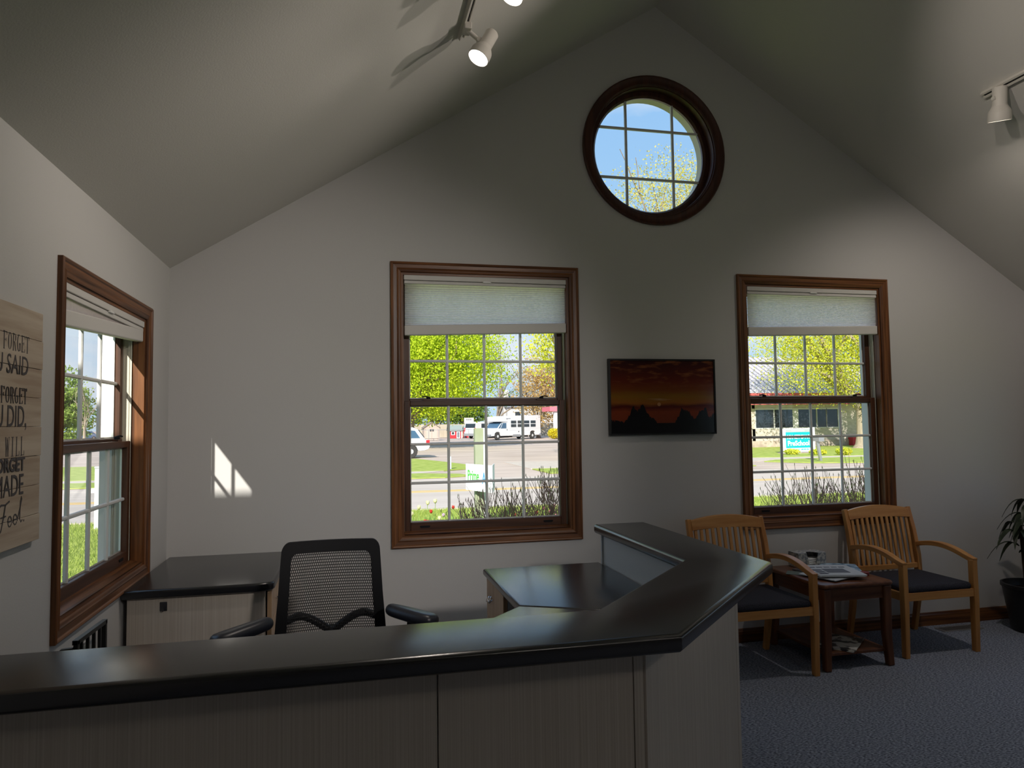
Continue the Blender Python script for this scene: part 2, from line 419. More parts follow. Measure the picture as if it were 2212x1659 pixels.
# ================================================================== WINDOWS
def frame_side(cor, prof, k, flip=False):
    """one mitred side of a rectangular frame. cor: 4 outer corners (x,z) ccw; prof: (inset, y)"""
    ins = [(1, 1), (-1, 1), (-1, -1), (1, -1)]
    a, b = k, (k + 1) % 4
    vs = []
    for c in (a, b):
        for (u, y) in prof:
            vs.append((cor[c][0] + ins[c][0] * u, y, cor[c][1] + ins[c][1] * u))
    n = len(prof)
    fs = [(i, (i + 1) % n, (i + 1) % n + n, i + n) for i in range(n)] + [tuple(reversed(range(n))), tuple(range(n, 2 * n))]
    return MB().add(vs, fs)
CASP = [(0, 0), (0, -0.017), (0.006, -0.021), (0.012, -0.019), (0.016, -0.014), (0.036, -0.012), (0.042, -0.015), (0.047, -0.012), (0.056, -0.010), (0.062, -0.007), (0.062, 0)]
def window(name, loc, rz, w, h, rows, split):
    """double-hung window, local x right, y outwards, z up from the casing's lower corner"""
    R = sempty(name, loc, rz)
    cor = [(0, 0), (w, 0), (w, h), (0, h)]
    for k in range(4):
        fix(obj('casing', frame_side(cor, CASP, k), OAK['x' if k % 2 == 0 else 'z'], R))
    i0, i1, j0, j1 = CW, w - CW, CW, h - CW
    jp = [(0, 0.0), (0, 0.16), (0.012, 0.16), (0.012, 0.055), (0.016, 0.05), (0.016, 0.0)]
    ic = [(i0 - 0.002, j0 - 0.002), (i1 + 0.002, j0 - 0.002), (i1 + 0.002, j1 + 0.002), (i0 - 0.002, j1 + 0.002)]
    for k in range(4):
        fix(obj('jamb', frame_side(ic, jp, k), OAK['x' if k % 2 == 0 else 'z'], R))
    for (a, b) in ((i0 + 0.010, i0 + 0.019), (i1 - 0.019, i1 - 0.010)):
        ln = MB()
        for (q0, q1) in ((0.055, 0.0605), (0.066, 0.071), (0.089, 0.096), (0.128, 0.135), (0.055, 0.150)):
            wd = 0.0 if q1 - q0 < 0.05 else 0.004
            if a < w / 2:
                ln.box(a, b - wd, q0, q1, j0 + 0.012, j1 - 0.012)
            else:
                ln.box(a + wd, b, q0, q1, j0 + 0.012, j1 - 0.012)
        obj('jamb_liner', ln, CREAM, R)
    # sill slope inside the bottom
    obj('sill', MB().prism([(0.0, j0 + 0.014), (0.058, j0 + 0.026), (0.058, j0 + 0.010), (0.0, j0 + 0.010)], i0 + 0.014, i1 - 0.014, 'x'), OAK['x'], R)
    # outer frame and brick mould
    of = [(i0 + 0.002, j0 + 0.002), (i1 - 0.002, j0 + 0.002), (i1 - 0.002, j1 - 0.002), (i0 + 0.002, j1 - 0.002)]
    for k in range(4):
        fix(obj('outer_frame', frame_side(of, [(-0.03, 0.16), (-0.03, 0.19), (0.02, 0.19), (0.02, 0.135), (0.0, 0.135), (0.0, 0.16)], k), VINYLW, R))
    g0, g1 = i0 + 0.056, i1 - 0.056
    def sash(nm, s0, s1, y0, y1, rail_b, rail_t, top):
        E = MB().box(i0 + 0.020, g0, y0, y1, s0, s1)
        o = obj('sash_' + nm, E, SASH['z'], R, bevel=0.003)
        bx('stile', g1, i1 - 0.020, y0, y1, s0, s1, SASH['z'], o, bevel=0.003)
        bx('rail', g0, g1, y0 + 0.0005, y1, s0, s0 + rail_b, SASH['x'], o, bevel=0.003)
        bx('rail', g0, g1, y0 + 0.0005, y1, s1 - rail_t, s1, SASH['x'], o, bevel=0.003)
        z0, z1 = s0 + rail_b, s1 - rail_t
        ym = (y0 + y1) / 2 + 0.004
        gb = [(g0, z0), (g1, z0), (g1, z1), (g0, z1)]
        bead = MB()
        for k in range(4):
            fb = frame_side(gb, [(-0.004, ym + 0.004), (0.007, ym + 0.004), (0.002, y1), (-0.004, y1)], k); bead.add(fb.v, fb.f)
        fix(obj('glazing_bead', bead, VINYLW, o))
        pw, ph = (g1 - g0) / 4, (z1 - z0) / rows
        pane = MB().box(-pw / 2 + 0.0005, pw / 2 - 0.0005, -0.002, 0.002, -ph / 2 + 0.0005, ph / 2 - 0.0005).mesh('pane'); pane.materials.append(GLASS)
        for a in range(4):
            for b in range(rows):
                obj('pane', pane, None, o, loc=(g0 + pw * (a + 0.5), ym, z0 + ph * (b + 0.5)))
        for a in range(1, 4):
            x = g0 + pw * a
            obj('muntin', MB().prism([(x - 0.008, ym - 0.004), (x - 0.004, ym - 0.009), (x + 0.004, ym - 0.009), (x + 0.008, ym - 0.004), (x + 0.008, ym + 0.006), (x - 0.008, ym + 0.006)], z0, z1), VINYLW, o)
        for b in range(1, rows):
            z = z0 + ph * b
            obj('muntin', MB().prism([(ym - 0.004, z - 0.008), (ym - 0.0085, z - 0.004), (ym - 0.0085, z + 0.004), (ym - 0.004, z + 0.008), (ym + 0.0055, z + 0.008), (ym + 0.0055, z - 0.008)], g0, g1, 'x'), VINYLW, o)
        return o
    up = sash('upper', split - 0.032, j1 - 0.014, 0.094, 0.128, 0.045, 0.045, True)
    lo = sash('lower', j0 + 0.020, split, 0.056, 0.090, 0.055, 0.031, False)
    for f in (0.165, 0.835):      # sash locks on the meeting rail
        x = g0 + (g1 - g0) * (0.12 if f < 0.5 else 0.88)
        s = 1 if f < 0.5 else -1
        lk = obj('sash_lock', MB().prism([(x - 0.030, 0.060), (x + 0.030, 0.060), (x + 0.026, 0.086), (x - 0.026, 0.086)], split, split + 0.010), SASH['x'], lo)
        lm = MB().lathe([(0.013, 0.0), (0.013, 0.010), (0.009, 0.014)], 12); lm.xf(Matrix.Translation((x, 0.073, split + 0.010)))
        obj('lock_barrel', lm, BLACKM, lo)
        obj('lock_lever', MB().sweep([(x, 0.073, split + 0.022), (x - s * 0.02, 0.066, split + 0.026), (x - s * 0.042, 0.063, split + 0.022)], 0.010, 0.007), BLACKM, lo, bevel=0.002)
    for f in (0.09, 0.91):      # finger lifts on the lower rail
        x = g0 + (g1 - g0) * f
        z = j0 + 0.046
        obj('finger_lift', MB().prism([(x - 0.032, z + 0.006), (x - 0.026, z - 0.004), (x + 0.026, z - 0.004), (x + 0.032, z + 0.006), (x + 0.026, z + 0.009), (x - 0.026, z + 0.009)], 0.0535, 0.058, 'y'), BLACKM, lo)
    return R
window('window_1', (W1X, 0, WZ0), 0, WW, WZ1 - WZ0, 3, 1.585 - WZ0)
window('window_2', (W2X, 0, WZ0), 0, WW, WZ1 - WZ0, 3, 1.587 - WZ0)
for i, q in enumerate(RWY):
    window('window_%d' % (5 + i), (XR, q, LZ0), -PI / 2, WW, LZ1 - LZ0, 2, 1.382 - LZ0)
window('window_3', (0, LY0, LZ0), PI / 2, WW, LZ1 - LZ0, 2, 1.382 - LZ0)

def shade(label, loc, rz, w, ztop, zl, zr, yo):
    """cellular shade; local x right, y outwards"""
    T = thing('cellular_shade', label, 'window shade', loc, rz, 'pleated shades at the tops of the windows')
    bx('head_rail', 0, w, yo - 0.022, yo + 0.022, ztop - 0.030, ztop, SHADER, T, bevel=0.003)
    bx('head_rail_lip', 0.002, w - 0.002, yo - 0.018, yo + 0.018, ztop - 0.052, ztop - 0.033, SHADER, T, bevel=0.003)
    obj('rail_clip', MB().prism([(w / 2 - 0.03, ztop - 0.036), (w / 2 + 0.03, ztop - 0.036), (w / 2 + 0.015, ztop - 0.028), (w / 2 - 0.02, ztop - 0.026)], yo - 0.027, yo - 0.018, 'y'), VINYLW, T)
    n = 22; zt = ztop - 0.050
    def Z(x, f):
        zb = zl + (zr - zl) * x / w + 0.055
        g = f ** 0.85
        return zt + (zb - zt) * g
    vs, fs = [], []
    xs = [0.006, w * 0.25, w * 0.5, w * 0.75, w - 0.006]
    for i in range(2 * n + 1):
        for x in xs:
            d = 0.010 if i % 2 else 0.004
            vs.append((x, yo - d, Z(x, i / (2 * n))))
    k = len(xs)
    for i in range(2 * n):
        for j in range(k - 1):
            fs.append((i * k + j, (i + 1) * k + j, (i + 1) * k + j + 1, i * k + j + 1))
    obj('pleated_fabric', MB().add(vs, fs), SHADEF, T)
    br = MB().hexa([(0.002, yo - 0.018, zl), (w - 0.002, yo - 0.018, zr), (w - 0.002, yo + 0.018, zr), (0.002, yo + 0.018, zl)],
                   [(0.002, yo - 0.018, zl + 0.06), (w - 0.002, yo - 0.018, zr + 0.06), (w - 0.002, yo + 0.018, zr + 0.06), (0.002, yo + 0.018, zl + 0.06)])
    obj('bottom_rail', br, SHADER, T, bevel=0.006)
    return T
shade('white pleated shade drawn down the middle window by the picture', (W1X + CW + 0.018, 0, 0), 0, 1.028 - 0.012, 2.340, 1.975, 2.006, 0.024)
shade('white pleated shade drawn down the window behind the wooden armchairs', (W2X + CW + 0.020, 0, 0), 0, 1.028 - 0.014, 2.340, 2.004, 2.030, 0.024)
shade('cream pleated shade hanging askew on the left wall window', (0, LY0 + CW + 0.018, 0), PI / 2, 1.028 - 0.012, 1.962, 1.806, 1.862, 0.024)

# round window
RW = sempty('window_4', (CX, 0, CZ))
def ring(name, prof, m, seg=64, parts=1):
    """prof: closed loop of (radius, y)"""
    for k in range(parts):
        vs, fs = [], []; n = len(prof); c = seg // parts
        for i in range(c + 1):
            t = 2 * PI * (k * c + i) / seg + PI / 4
            for (r, y) in prof:
                vs.append((r * math.cos(t), y, r * math.sin(t)))
        for i in range(c):
            for j in range(n):
                fs.append((i * n + j, i * n + (j + 1) % n, (i + 1) * n + (j + 1) % n, (i + 1) * n + j))
        if parts > 1:
            fs += [tuple(reversed(range(n))), tuple(range(c * n, (c + 1) * n))]
        fix(obj(name, MB().add(vs, fs), m, RW, smooth=True))
ring('casing', [(CR, 0), (CR, -0.019), (CR - 0.008, -0.022), (CR - 0.016, -0.016), (CR - 0.045, -0.013), (CR - 0.055, -0.016), (CR - 0.064, -0.010), (CR - 0.066, 0.0)], ROUNDW['z'], 64, 4)
ring('jamb', [(CR - 0.053, 0.0), (CR - 0.053, 0.16), (CR - 0.072, 0.16), (CR - 0.072, 0.0)], ROUNDW['z'])
ring('sash', [(CR - 0.072, 0.06), (CR - 0.072, 0.10), (CR - 0.108, 0.10), (CR - 0.112, 0.075), (CR - 0.100, 0.06)], ROUNDW['z'])
ring('outer_frame', [(CR - 0.072, 0.10), (CR - 0.072, 0.17), (CR - 0.105, 0.17), (CR - 0.105, 0.10)], CREAM)
GR = CR - 0.110
MS = 0.167
def clip_cell(x0, x1, z0, z1):
    P = [(GR * math.cos(2 * PI * i / 96), GR * math.sin(2 * PI * i / 96)) for i in range(96)]
    for (ax, s, lim) in ((0, 1, x0), (0, -1, -x1), (1, 1, z0), (1, -1, -z1)):
        Q = []
        for i in range(len(P)):
            a, b = P[i], P[(i + 1) % len(P)]
            da, db = s * a[ax] - lim, s * b[ax] - lim
            if da >= 0:
                Q.append(a)
            if da * db < 0:
                t = da / (da - db); Q.append((a[0] + (b[0] - a[0]) * t, a[1] + (b[1] - a[1]) * t))
        P = Q
    return P
br_ = [-9, -MS, MS, 9]
for a in range(3):
    for b in range(3):
        P = clip_cell(br_[a], br_[a + 1], br_[b], br_[b + 1])
        if len(P) > 2:
            fix(obj('pane', MB().prism(P, 0.078, 0.082, 'y'), GLASS, RW))
hl = math.sqrt(GR * GR - MS * MS)
for s in (-1, 1):
    bx('muntin', s * MS - 0.008, s * MS + 0.008, 0.070, 0.088, -hl, hl, VINYLW, RW, bevel=0.003)
    bx('muntin', -hl, hl, 0.0705, 0.0875, s * MS - 0.008, s * MS + 0.008, VINYLW, RW, bevel=0.003)

# ================================================================== TRACK LIGHTS
NL = Vector((SL, 0, -1)).normalized()      # left slope, into the room
def track(x, nrm, label):
    z = EZ + SL * x if x < RX else RZ - SL * (x - RX)
    T = thing('light_track', label, 'track rail', (x, -1.05, z))
    t = Vector((0, 0, 0)); al = Vector((0, -1, 0)); ac = nrm.cross(al).normalized()
    def bar(a0, a1, n0, n1, l0, l1):
        q = lambda a, n_, l: tuple(ac * a + nrm * n_ + al * l)
        return MB().hexa([q(a0, n0, l0), q(a1, n0, l0), q(a1, n0, l1), q(a0, n0, l1)], [q(a0, n1, l0), q(a1, n1, l0), q(a1, n1, l1), q(a0, n1, l1)])
    fix(obj('rail_body', bar(-0.018, 0.018, 0.0, 0.012, 0, 4.2), LIGHTW, T))
    fix(obj('rail_flange', bar(-0.018, -0.007, 0.012, 0.020, 0, 4.2), LIGHTW, T))
    fix(obj('rail_flange', bar(0.007, 0.018, 0.012, 0.020, 0, 4.2), LIGHTW, T))
    fix(obj('conductor_slot', bar(-0.007, 0.007, 0.0122, 0.0135, 0.01, 4.19), BLACKP, T))
    return z
TXL, TXR = 1.483, 4.460
zL = track(TXL, NL, 'white track rail running along the left ceiling slope')
NR = Vector((-SL, 0, -1)).normalized()
zR = track(TXR, NR, 'white track rail running along the right ceiling slope')
EMIT = mat('lit_lamp_lens', (1.0, 0.93, 0.82), emis=14.0)
def spot(x, y, nrm, drop, aim, label, watts, size=150, blend=0.9, side=0.034, k=1.0):
    z = EZ + SL * x if x < RX else RZ - SL * (x - RX)
    base = Vector((x, y, z)) + nrm * 0.021
    T = thing('track_spotlight', label, 'spotlight', tuple(base), 0, 'spotlights on the ceiling tracks')
    bk = MB().box(-0.017, 0.017, -0.034, 0.034, -0.030, 0.002)
    obj('mount_block', bk, LIGHTW, T, bevel=0.004)
    pv = Vector(drop)
    obj('stem', MB().tube([(0, 0, -0.02), tuple(pv)], 0.0105, 12), LIGHTW, T, smooth=True)
    d = Vector(aim).normalized(); q = d.to_track_quat('Z', 'Y').to_matrix().to_4x4()
    hc = pv + Vector((side, 0, -0.012)); mt = Matrix.Translation(hc) @ q @ Matrix.Scale(k, 4)
    obj('housing', MB().lathe([(0.008, -0.066), (0.027, -0.066), (0.031, -0.060), (0.031, 0.016), (0.033, 0.022), (0.047, 0.046), (0.049, 0.054), (0.050, 0.090), (0.047, 0.091), (0.045, 0.083), (0.02, 0.079)], 32, mt), LIGHTW, T, smooth=True)
    obj('lens', MB().lathe([(0.0440, 0.080), (0.0440, 0.0845), (0.03, 0.087), (0.001, 0.088)], 32, mt), EMIT, T, smooth=True)
    jb = MB().lathe([(0.012, -0.011), (0.012, 0.011)], 12, Matrix.Translation(pv) @ Matrix.Rotation(PI / 2, 4, 'X') @ Matrix.Translation((0, 0, 0)))
    obj('swivel', jb, LIGHTW, T, smooth=True)
    ld = bpy.data.lights.new('spot_beam', 'SPOT'); ld.energy = watts; ld.spot_size = math.radians(size); ld.spot_blend = blend
    ld.shadow_soft_size = 0.045; ld.color = (1.0, 0.89, 0.80)
    lo = bpy.data.objects.new('spot_beam', ld); COL.objects.link(lo); lo.parent = T
    lo.location = hc + d * 0.112; lo.rotation_euler = d.to_track_quat('-Z', 'Y').to_euler()
    return T
DOWN_L = (-0.463, -0.139, -0.875)
spot(TXL, -1.17, NL, (0.055, 0.0, -0.062), DOWN_L, 'lit white spotlight nearest the end of the left track', 22, 110)
spot(TXL, -1.665, NL, (0.095, 0.0, -0.062), DOWN_L, 'lit white spotlight cut by the top edge of the photo', 22, 110)
spot(TXR, -1.16, NR, (-0.025, 0.01, -0.055), (0.20, 0.25, -0.95), 'white spotlight on the right track seen from its side', 40, 150, k=1.16)
for i, y in enumerate((-2.3, -3.2)):  # unseen heads added to bounce light off the opposite ceiling slopes
    spot(TXL, y, NL, (0.05, 0.0, -0.12), Vector((4.80, -1.5, 3.05)) - Vector((TXL, y, zL - 0.1)), ['third', 'fourth'][i] + ' spotlight from the end of the left track, added for bounce', 75, 40, 1.0)
    spot(TXR, y, NR, (-0.02, 0.0, -0.12), Vector((1.15, -1.35, 3.06)) - Vector((TXR, y, zR - 0.1)), ['second', 'third'][i] + ' spotlight from the end of the right track', 95, 40, 1.0)
spot(TXL, -5.15, NL, (0.05, 0.0, -0.12), (0.35, -0.25, -0.9), 'added fill spotlight, fifth from the end of the left track', 48, 140, 1.0)  # unseen rear head, added as fill for the counter front
spot(TXR, -5.15, NR, (-0.02, 0.0, -0.12), (-0.35, -0.25, -0.9), 'fourth spotlight from the end of the right track', 48, 140, 1.0)  # its twin on the right, likewise added for fill

T = thing('fill_lamp', 'added drum pendant fill lamp hanging unseen behind the viewer', 'fill lamp', (RX, -5.6, RZ))  # added lamp, out of view, brightens the lower left of the back wall
pd = Vector((1.10, 0, 1.28)) - Vector((RX, -5.6, 2.95)); pd.normalize()
obj('canopy', MB().lathe([(0.06, -0.05), (0.065, -0.02), (0.065, 0.0)], 24), LIGHTW, T, smooth=True)
obj('rod', MB().tube([(0, 0, -0.04), (0, 0, -1.16)], 0.008, 10), LIGHTW, T, smooth=True)
pm = Matrix.Translation((0, 0, -1.25)) @ pd.to_track_quat('Z', 'Y').to_matrix().to_4x4()
obj('drum', MB().lathe([(0.02, -0.10), (0.15, -0.09), (0.17, -0.06), (0.18, 0.08), (0.172, 0.08), (0.165, 0.05)], 36, pm), LIGHTW, T, smooth=True)
obj('diffuser', MB().lathe([(0.166, 0.052), (0.166, 0.060), (0.08, 0.066), (0.002, 0.067)], 36, pm), EMIT, T, smooth=True)
ld = bpy.data.lights.new('fill_beam', 'SPOT'); ld.energy = FILL_W; ld.spot_size = math.radians(37); ld.spot_blend = 1.0; ld.shadow_soft_size = 0.15; ld.color = (1.0, 0.93, 0.87)
lo = bpy.data.objects.new('fill_beam', ld); COL.objects.link(lo); lo.parent = T
lo.location = Vector((0, 0, -1.25)) + pd * 0.24; lo.rotation_euler = pd.to_track_quat('-Z', 'Y').to_euler()

# ================================================================== RECEPTION COUNTER
ZC = 0.93
CTOP = [(0.004, -2.671), (1.743, -2.671), (2.454, -1.952), (2.442, -0.836), (2.172, -0.836), (2.176, -1.814), (1.629, -2.392), (0.004, -2.392)]
tag(fix(obj('counter_top', slab(CTOP, ZC, 0.046, 0.014), BLACKTOP, smooth=True)), 'long black angled counter top of the reception desk', 'counter top')
T = thing('reception_partition', 'grey beige laminate reception partition under the black counter', 'reception desk')
t8 = math.tan(PI / 8)
def inset_outer(o):
    return [(0.004, -2.671 + o), (1.743 - o * t8, -2.671 + o), (2.454 - o, -1.952 + o * t8), (2.442 - o, -0.85)]
OI = inset_outer(0.115); OO = inset_outer(0.128)
ON = [(2.212, -0.85), (2.214, -1.832), (1.645, -2.430), (0.004, -2.430)]
fix(obj('core', MB().prism(OO + ON, 0.0, ZC - 0.047), LAMW, T))
def panel(name, p, q, a, b, th=0.013, z0=0.012, z1=ZC - 0.0475, m=LAMZ):
    p, q = Vector(p), Vector(q); d = (q - p); L_ = d.length; d.normalize(); nrm = Vector((d.y, -d.x))
    A, B = p + d * (a * L_), p + d * (b * L_)
    pl = [tuple(A), tuple(A + nrm * th), tuple(B + nrm * th), tuple(B)]
    return fix(obj(name, MB().prism(pl, z0, z1), m, T, bevel=0.0012, seg=1))
x_of = lambda x: (x - OO[0][0]) / (OO[1][0] - OO[0][0])
panel('front_panel', OO[0], OO[1], x_of(0.004), x_of(1.1665))
panel('front_panel', OO[0], OO[1], x_of(1.1695), x_of(1.6620))
panel('corner_strip', OO[0], OO[1], x_of(1.6645), 1.0)
panel('diagonal_panel', OO[1], OO[2], 0.0, 0.955)
panel('edge_strip', OO[1], OO[2], 0.960, 1.0)
panel('return_panel', OO[2], OO[3], 0.0, 1.0)
bx('end_trim', 2.202, 2.236, -0.858, -0.846, 0.0, ZC - 0.0475, LAMW, T)

# lower worktops
WZ = 0.737
wt1 = [(1.605, -0.815), (1.620, -1.545), (2.203, -1.845), (2.203, -0.815)]
wt1 = wt1[::-1]
wt1c = [(1.606, -1.545), (2.2035, -1.848), (2.2035, -0.815), (1.606, -0.815)]
tag(fix(obj('desk_worktop', slab(wt1c, WZ, 0.034, 0.012), BLACKTOP, smooth=True)), 'black desk worktop inside the right arm of the reception desk', 'worktop')
wt2 = [(1.606, -1.552), (1.385, -1.775), (0.012, -1.775), (0.012, -2.428), (1.644, -2.428), (2.204, -1.838), (2.204, -1.856)]
wt2 = [(1.606, -1.549), (1.385, -1.775), (0.012, -1.775), (0.012, -2.427), (1.640, -2.427), (2.190, -1.852)]
tag(fix(obj('desk_worktop', slab(wt2, WZ, 0.034, 0.012), BLACKTOP, smooth=True)), 'black angled worktop low behind the front counter', 'worktop')
# supports under the front worktop
for (x, nm) in ((0.03, 'left'), (1.30, 'right')):
    tag(bx('desk_support', x, x + 0.03, -2.42, -1.82, 0, WZ - 0.034, LAMW), 'pale support panel under the %s part of the front worktop' % nm, 'panel')

# pedestal under the right worktop
T = thing('drawer_pedestal', 'tan fronted drawer pedestal under the right worktop', 'drawer unit', (1.64, -0.83, 0))
bx('body', 0, 0.54, -0.38, 0, 0.05, WZ - 0.036, LAMW, T)
bx('plinth', 0.03, 0.52, -0.36, -0.02, 0, 0.05, BLACKM, T)
for i, (a, b) in enumerate(((0.522, 0.698), (0.345, 0.518), (0.055, 0.341))):
    d = bx('drawer', -0.020, -0.001, -0.378, -0.004, a, b, TANW, T, bevel=0.002)
    if i < 3:
        zc = b - 0.085
        vs, fs = [], []
        for k in range(9):
            t = PI * k / 8
            for j in range(9):
                s = (PI / 2) * j / 6
                vs.append((-0.020 - 0.024 * math.sin(t) * math.cos(s) * 1.0, -0.11 + 0.045 * math.cos(t), zc + 0.030 * math.sin(s) * math.sin(t) - 0.008))
        for k in range(8):
            for j in range(6):
                fs.append((k * 7 + j, (k + 1) * 7 + j, (k + 1) * 7 + j + 1, k * 7 + j + 1))
        hp = obj('cup_pull', MB().add(vs, fs), CHROME, d, smooth=True)
        sm = hp.modifiers.new('shell', 'SOLIDIFY'); sm.thickness = 0.002

# corner cabinet
T = thing('corner_cabinet', 'pale grained file cabinet in the corner below the left window', 'cabinet', (0.0, 0.0, 0))
bx('body', 0.028, 0.598, -0.800, -0.004, 0.06, WZ - 0.040, LAMW, T)
bx('plinth', 0.05, 0.56, -0.77, -0.01, 0, 0.06, BLACKM, T)
bx('end_panel', 0.026, 0.600, -0.818, -0.801, 0.02, WZ - 0.040, LAMZ, T, bevel=0.0015)
for (a, b) in ((0.545, 0.688), (0.310, 0.540), (0.070, 0.305)):
    for (y0, y1) in ((-0.800, -0.405), (-0.400, -0.008)):
        d = bx('drawer', 0.606, 0.626, y0, y1, a, b, TANW, T, bevel=0.002)
        kn = MB().lathe([(0.006, 0), (0.006, 0.012), (0.014, 0.020), (0.014, 0.026), (0.008, 0.030)], 14, Matrix.Translation((0.626, (y0 + y1) / 2, (a + b) / 2)) @ Matrix.Rotation(PI / 2, 4, 'Y'))
        obj('knob', kn, CHROME, d, smooth=True)
bx('drawer_gap', 0.598, 0.606, -0.800, -0.008, 0.06, WZ - 0.042, DARKGAP, T)
ctop = [(0.012, -0.846), (0.560, -0.846), (0.605, -0.838), (0.632, -0.818), (0.640, -0.790), (0.640, -0.003), (0.012, -0.003)]
tag(fix(obj('cabinet_top', slab(ctop, WZ, 0.039, 0.012), BLACKTOP, smooth=True)), 'black top of the corner cabinet along the back wall', 'worktop')
T = thing('wall_hook', 'small metal hook stuck on the corner cabinet end panel', 'hook', (0.174, -0.8185, 0.655))
bx('plate', -0.015, 0.015, -0.003, 0.0, -0.018, 0.022, METALG, T, bevel=0.002)
HOOKM = mat('dark_hook_metal', (0.10, 0.10, 0.11), 0.35, 0.5, metal=0.9)
for q in list(T.children):
    q.data.materials[0] = HOOKM
obj('prong', MB().tube([(0, -0.003, -0.008), (0, -0.014, -0.016), (0.002, -0.020, -0.012), (0.003, -0.022, -0.004)], 0.003, 8), HOOKM, T, smooth=True)

# ================================================================== OFFICE CHAIR (faces the camera)
T = thing('office_chair', 'black mesh back office chair behind the reception counter', 'office chair', (0.895, -1.27, 0))
def back_pt(u, f):
    """u -1..1 across, f 0 bottom..1 top; local coords (chair faces -y)"""
    z = 0.47 + 0.47 * f
    hw = 0.238 - 0.040 * f if f < 0.55 else 0.216 - 0.011 * ((f - 0.55) / 0.45)
    y = 0.235 + 0.035 * f - 0.045 * math.sin(PI * f) + 0.0 - 0.035 * (abs(u) ** 2)
    return Vector((u * hw, y, z))
FR = []
for i in range(16):
    FR.append((-1, 0.02 + 0.90 * i / 15))
for a in range(1, 7):
    t = PI / 2 * a / 7; FR.append((-1 + 0.15 * (1 - math.cos(t)), 0.92 + 0.08 * math.sin(t)))
for i in range(9):
    FR.append((-0.85 + 1.7 * i / 8, 1.0))
for a in range(1, 7):
    t = PI / 2 * (1 - a / 7); FR.append((1 - 0.15 * (1 - math.cos(t)), 0.92 + 0.08 * math.sin(t)))
for i in range(16):
    FR.append((1, 0.92 - 0.90 * i / 15))
for i in range(1, 8):
    FR.append((1 - 2 * i / 8, 0.02))
n = len(FR); vs = []
for (u, f) in FR:
    p = back_pt(u, f); q = back_pt(u * 0.80 if abs(u) > 0.5 else u * 0.80, 0.5 + (f - 0.5) * (0.80 if f > 0.5 else 0.86))
    off = Vector((0, 0.016, 0))
    vs += [p - off * 0.4, q - off * 0.7, q + off * 0.3, p + off]
fs = []
for i in range(n):
    for j in range(4):
        a, b = i * 4, ((i + 1) % n) * 4
        fs.append((a + j, a + (j + 1) % 4, b + (j + 1) % 4, b + j))
fix(obj('back_frame', MB().add(vs, fs), BLACKM, T, smooth=True))
vs, fs = [], []
NU, NF = 16, 18
for i in range(NF + 1):
    for j in range(NU + 1):
        u = -0.84 + 1.68 * j / NU; f = 0.06 + 0.86 * i / NF
        vs.append(back_pt(u, f) - Vector((0, 0.006, 0)))
for i in range(NF):
    for j in range(NU):
        a = i * (NU + 1) + j; fs.append((a, a + 1, a + NU + 2, a + NU + 1))
obj('mesh_panel', MB().add(vs, fs), MESHF, T, smooth=True)
lum = []
for i in range(25):
    t = -1 + 2 * i / 24; a = abs(t)
    z = 0.545 + 0.072 * math.sin(min(1, a / 0.72) * PI / 2) ** 1.2 - 0.02 * max(0, a - 0.72) / 0.28
    lum.append((t * 0.20, 0.272 + 0.01 * (1 - a), z))
obj('lumbar_support', MB().tube(lum, 0.019, 10, flat=0.9), BLACKP, T, smooth=True)
obj('back_spine', MB().sweep([(0, 0.30, 0.56), (0, 0.32, 0.46), (0, 0.22, 0.41), (0, 0.05, 0.40)], [0.05, 0.06, 0.08, 0.10], 0.025, up=(1, 0, 0.01)), BLACKP, T, bevel=0.005)
seat = MB()
sp = [(0.24 * math.copysign(abs(math.cos(2 * PI * i / 32)) ** 0.5, math.cos(2 * PI * i / 32)), 0.01 + 0.235 * math.copysign(abs(math.sin(2 * PI * i / 32)) ** 0.5, math.sin(2 * PI * i / 32))) for i in range(32)]
fix(obj('seat', bullnose(sp, 0.475, 0.07), SEATF, T, smooth=True))
bx('seat_pan', -0.18, 0.18, -0.17, 0.20, 0.385, 0.408, BLACKP, T, bevel=0.006)
obj('gas_column', MB().lathe([(0.028, 0.10), (0.028, 0.24), (0.018, 0.245), (0.018, 0.39)], 18), METALG, T, smooth=True)
for i in range(5):
    a = 2 * PI * i / 5 + 0.3
    obj('base_arm', MB().sweep([(0.02 * math.cos(a), 0.02 * math.sin(a), 0.115), (0.16 * math.cos(a), 0.16 * math.sin(a), 0.10), (0.29 * math.cos(a), 0.29 * math.sin(a), 0.072)], [0.05, 0.042, 0.032], [0.04, 0.032, 0.022]), BLACKP, T, bevel=0.004)
    cx_, cy_ = 0.28 * math.cos(a), 0.28 * math.sin(a)
    obj('caster', MB().lathe([(0.012, -0.024), (0.029, -0.022), (0.030, 0.0), (0.029, 0.022), (0.012, 0.024)], 18, Matrix.Translation((cx_, cy_, 0.030)) @ Matrix.Rotation(a + 0.7, 4, 'Z') @ Matrix.Rotation(PI / 2, 4, 'X')), BLACKP, T, smooth=True)
    obj('caster_stem', MB().tube([(cx_, cy_, 0.03), (cx_, cy_, 0.08)], 0.008, 8), METALG, T)
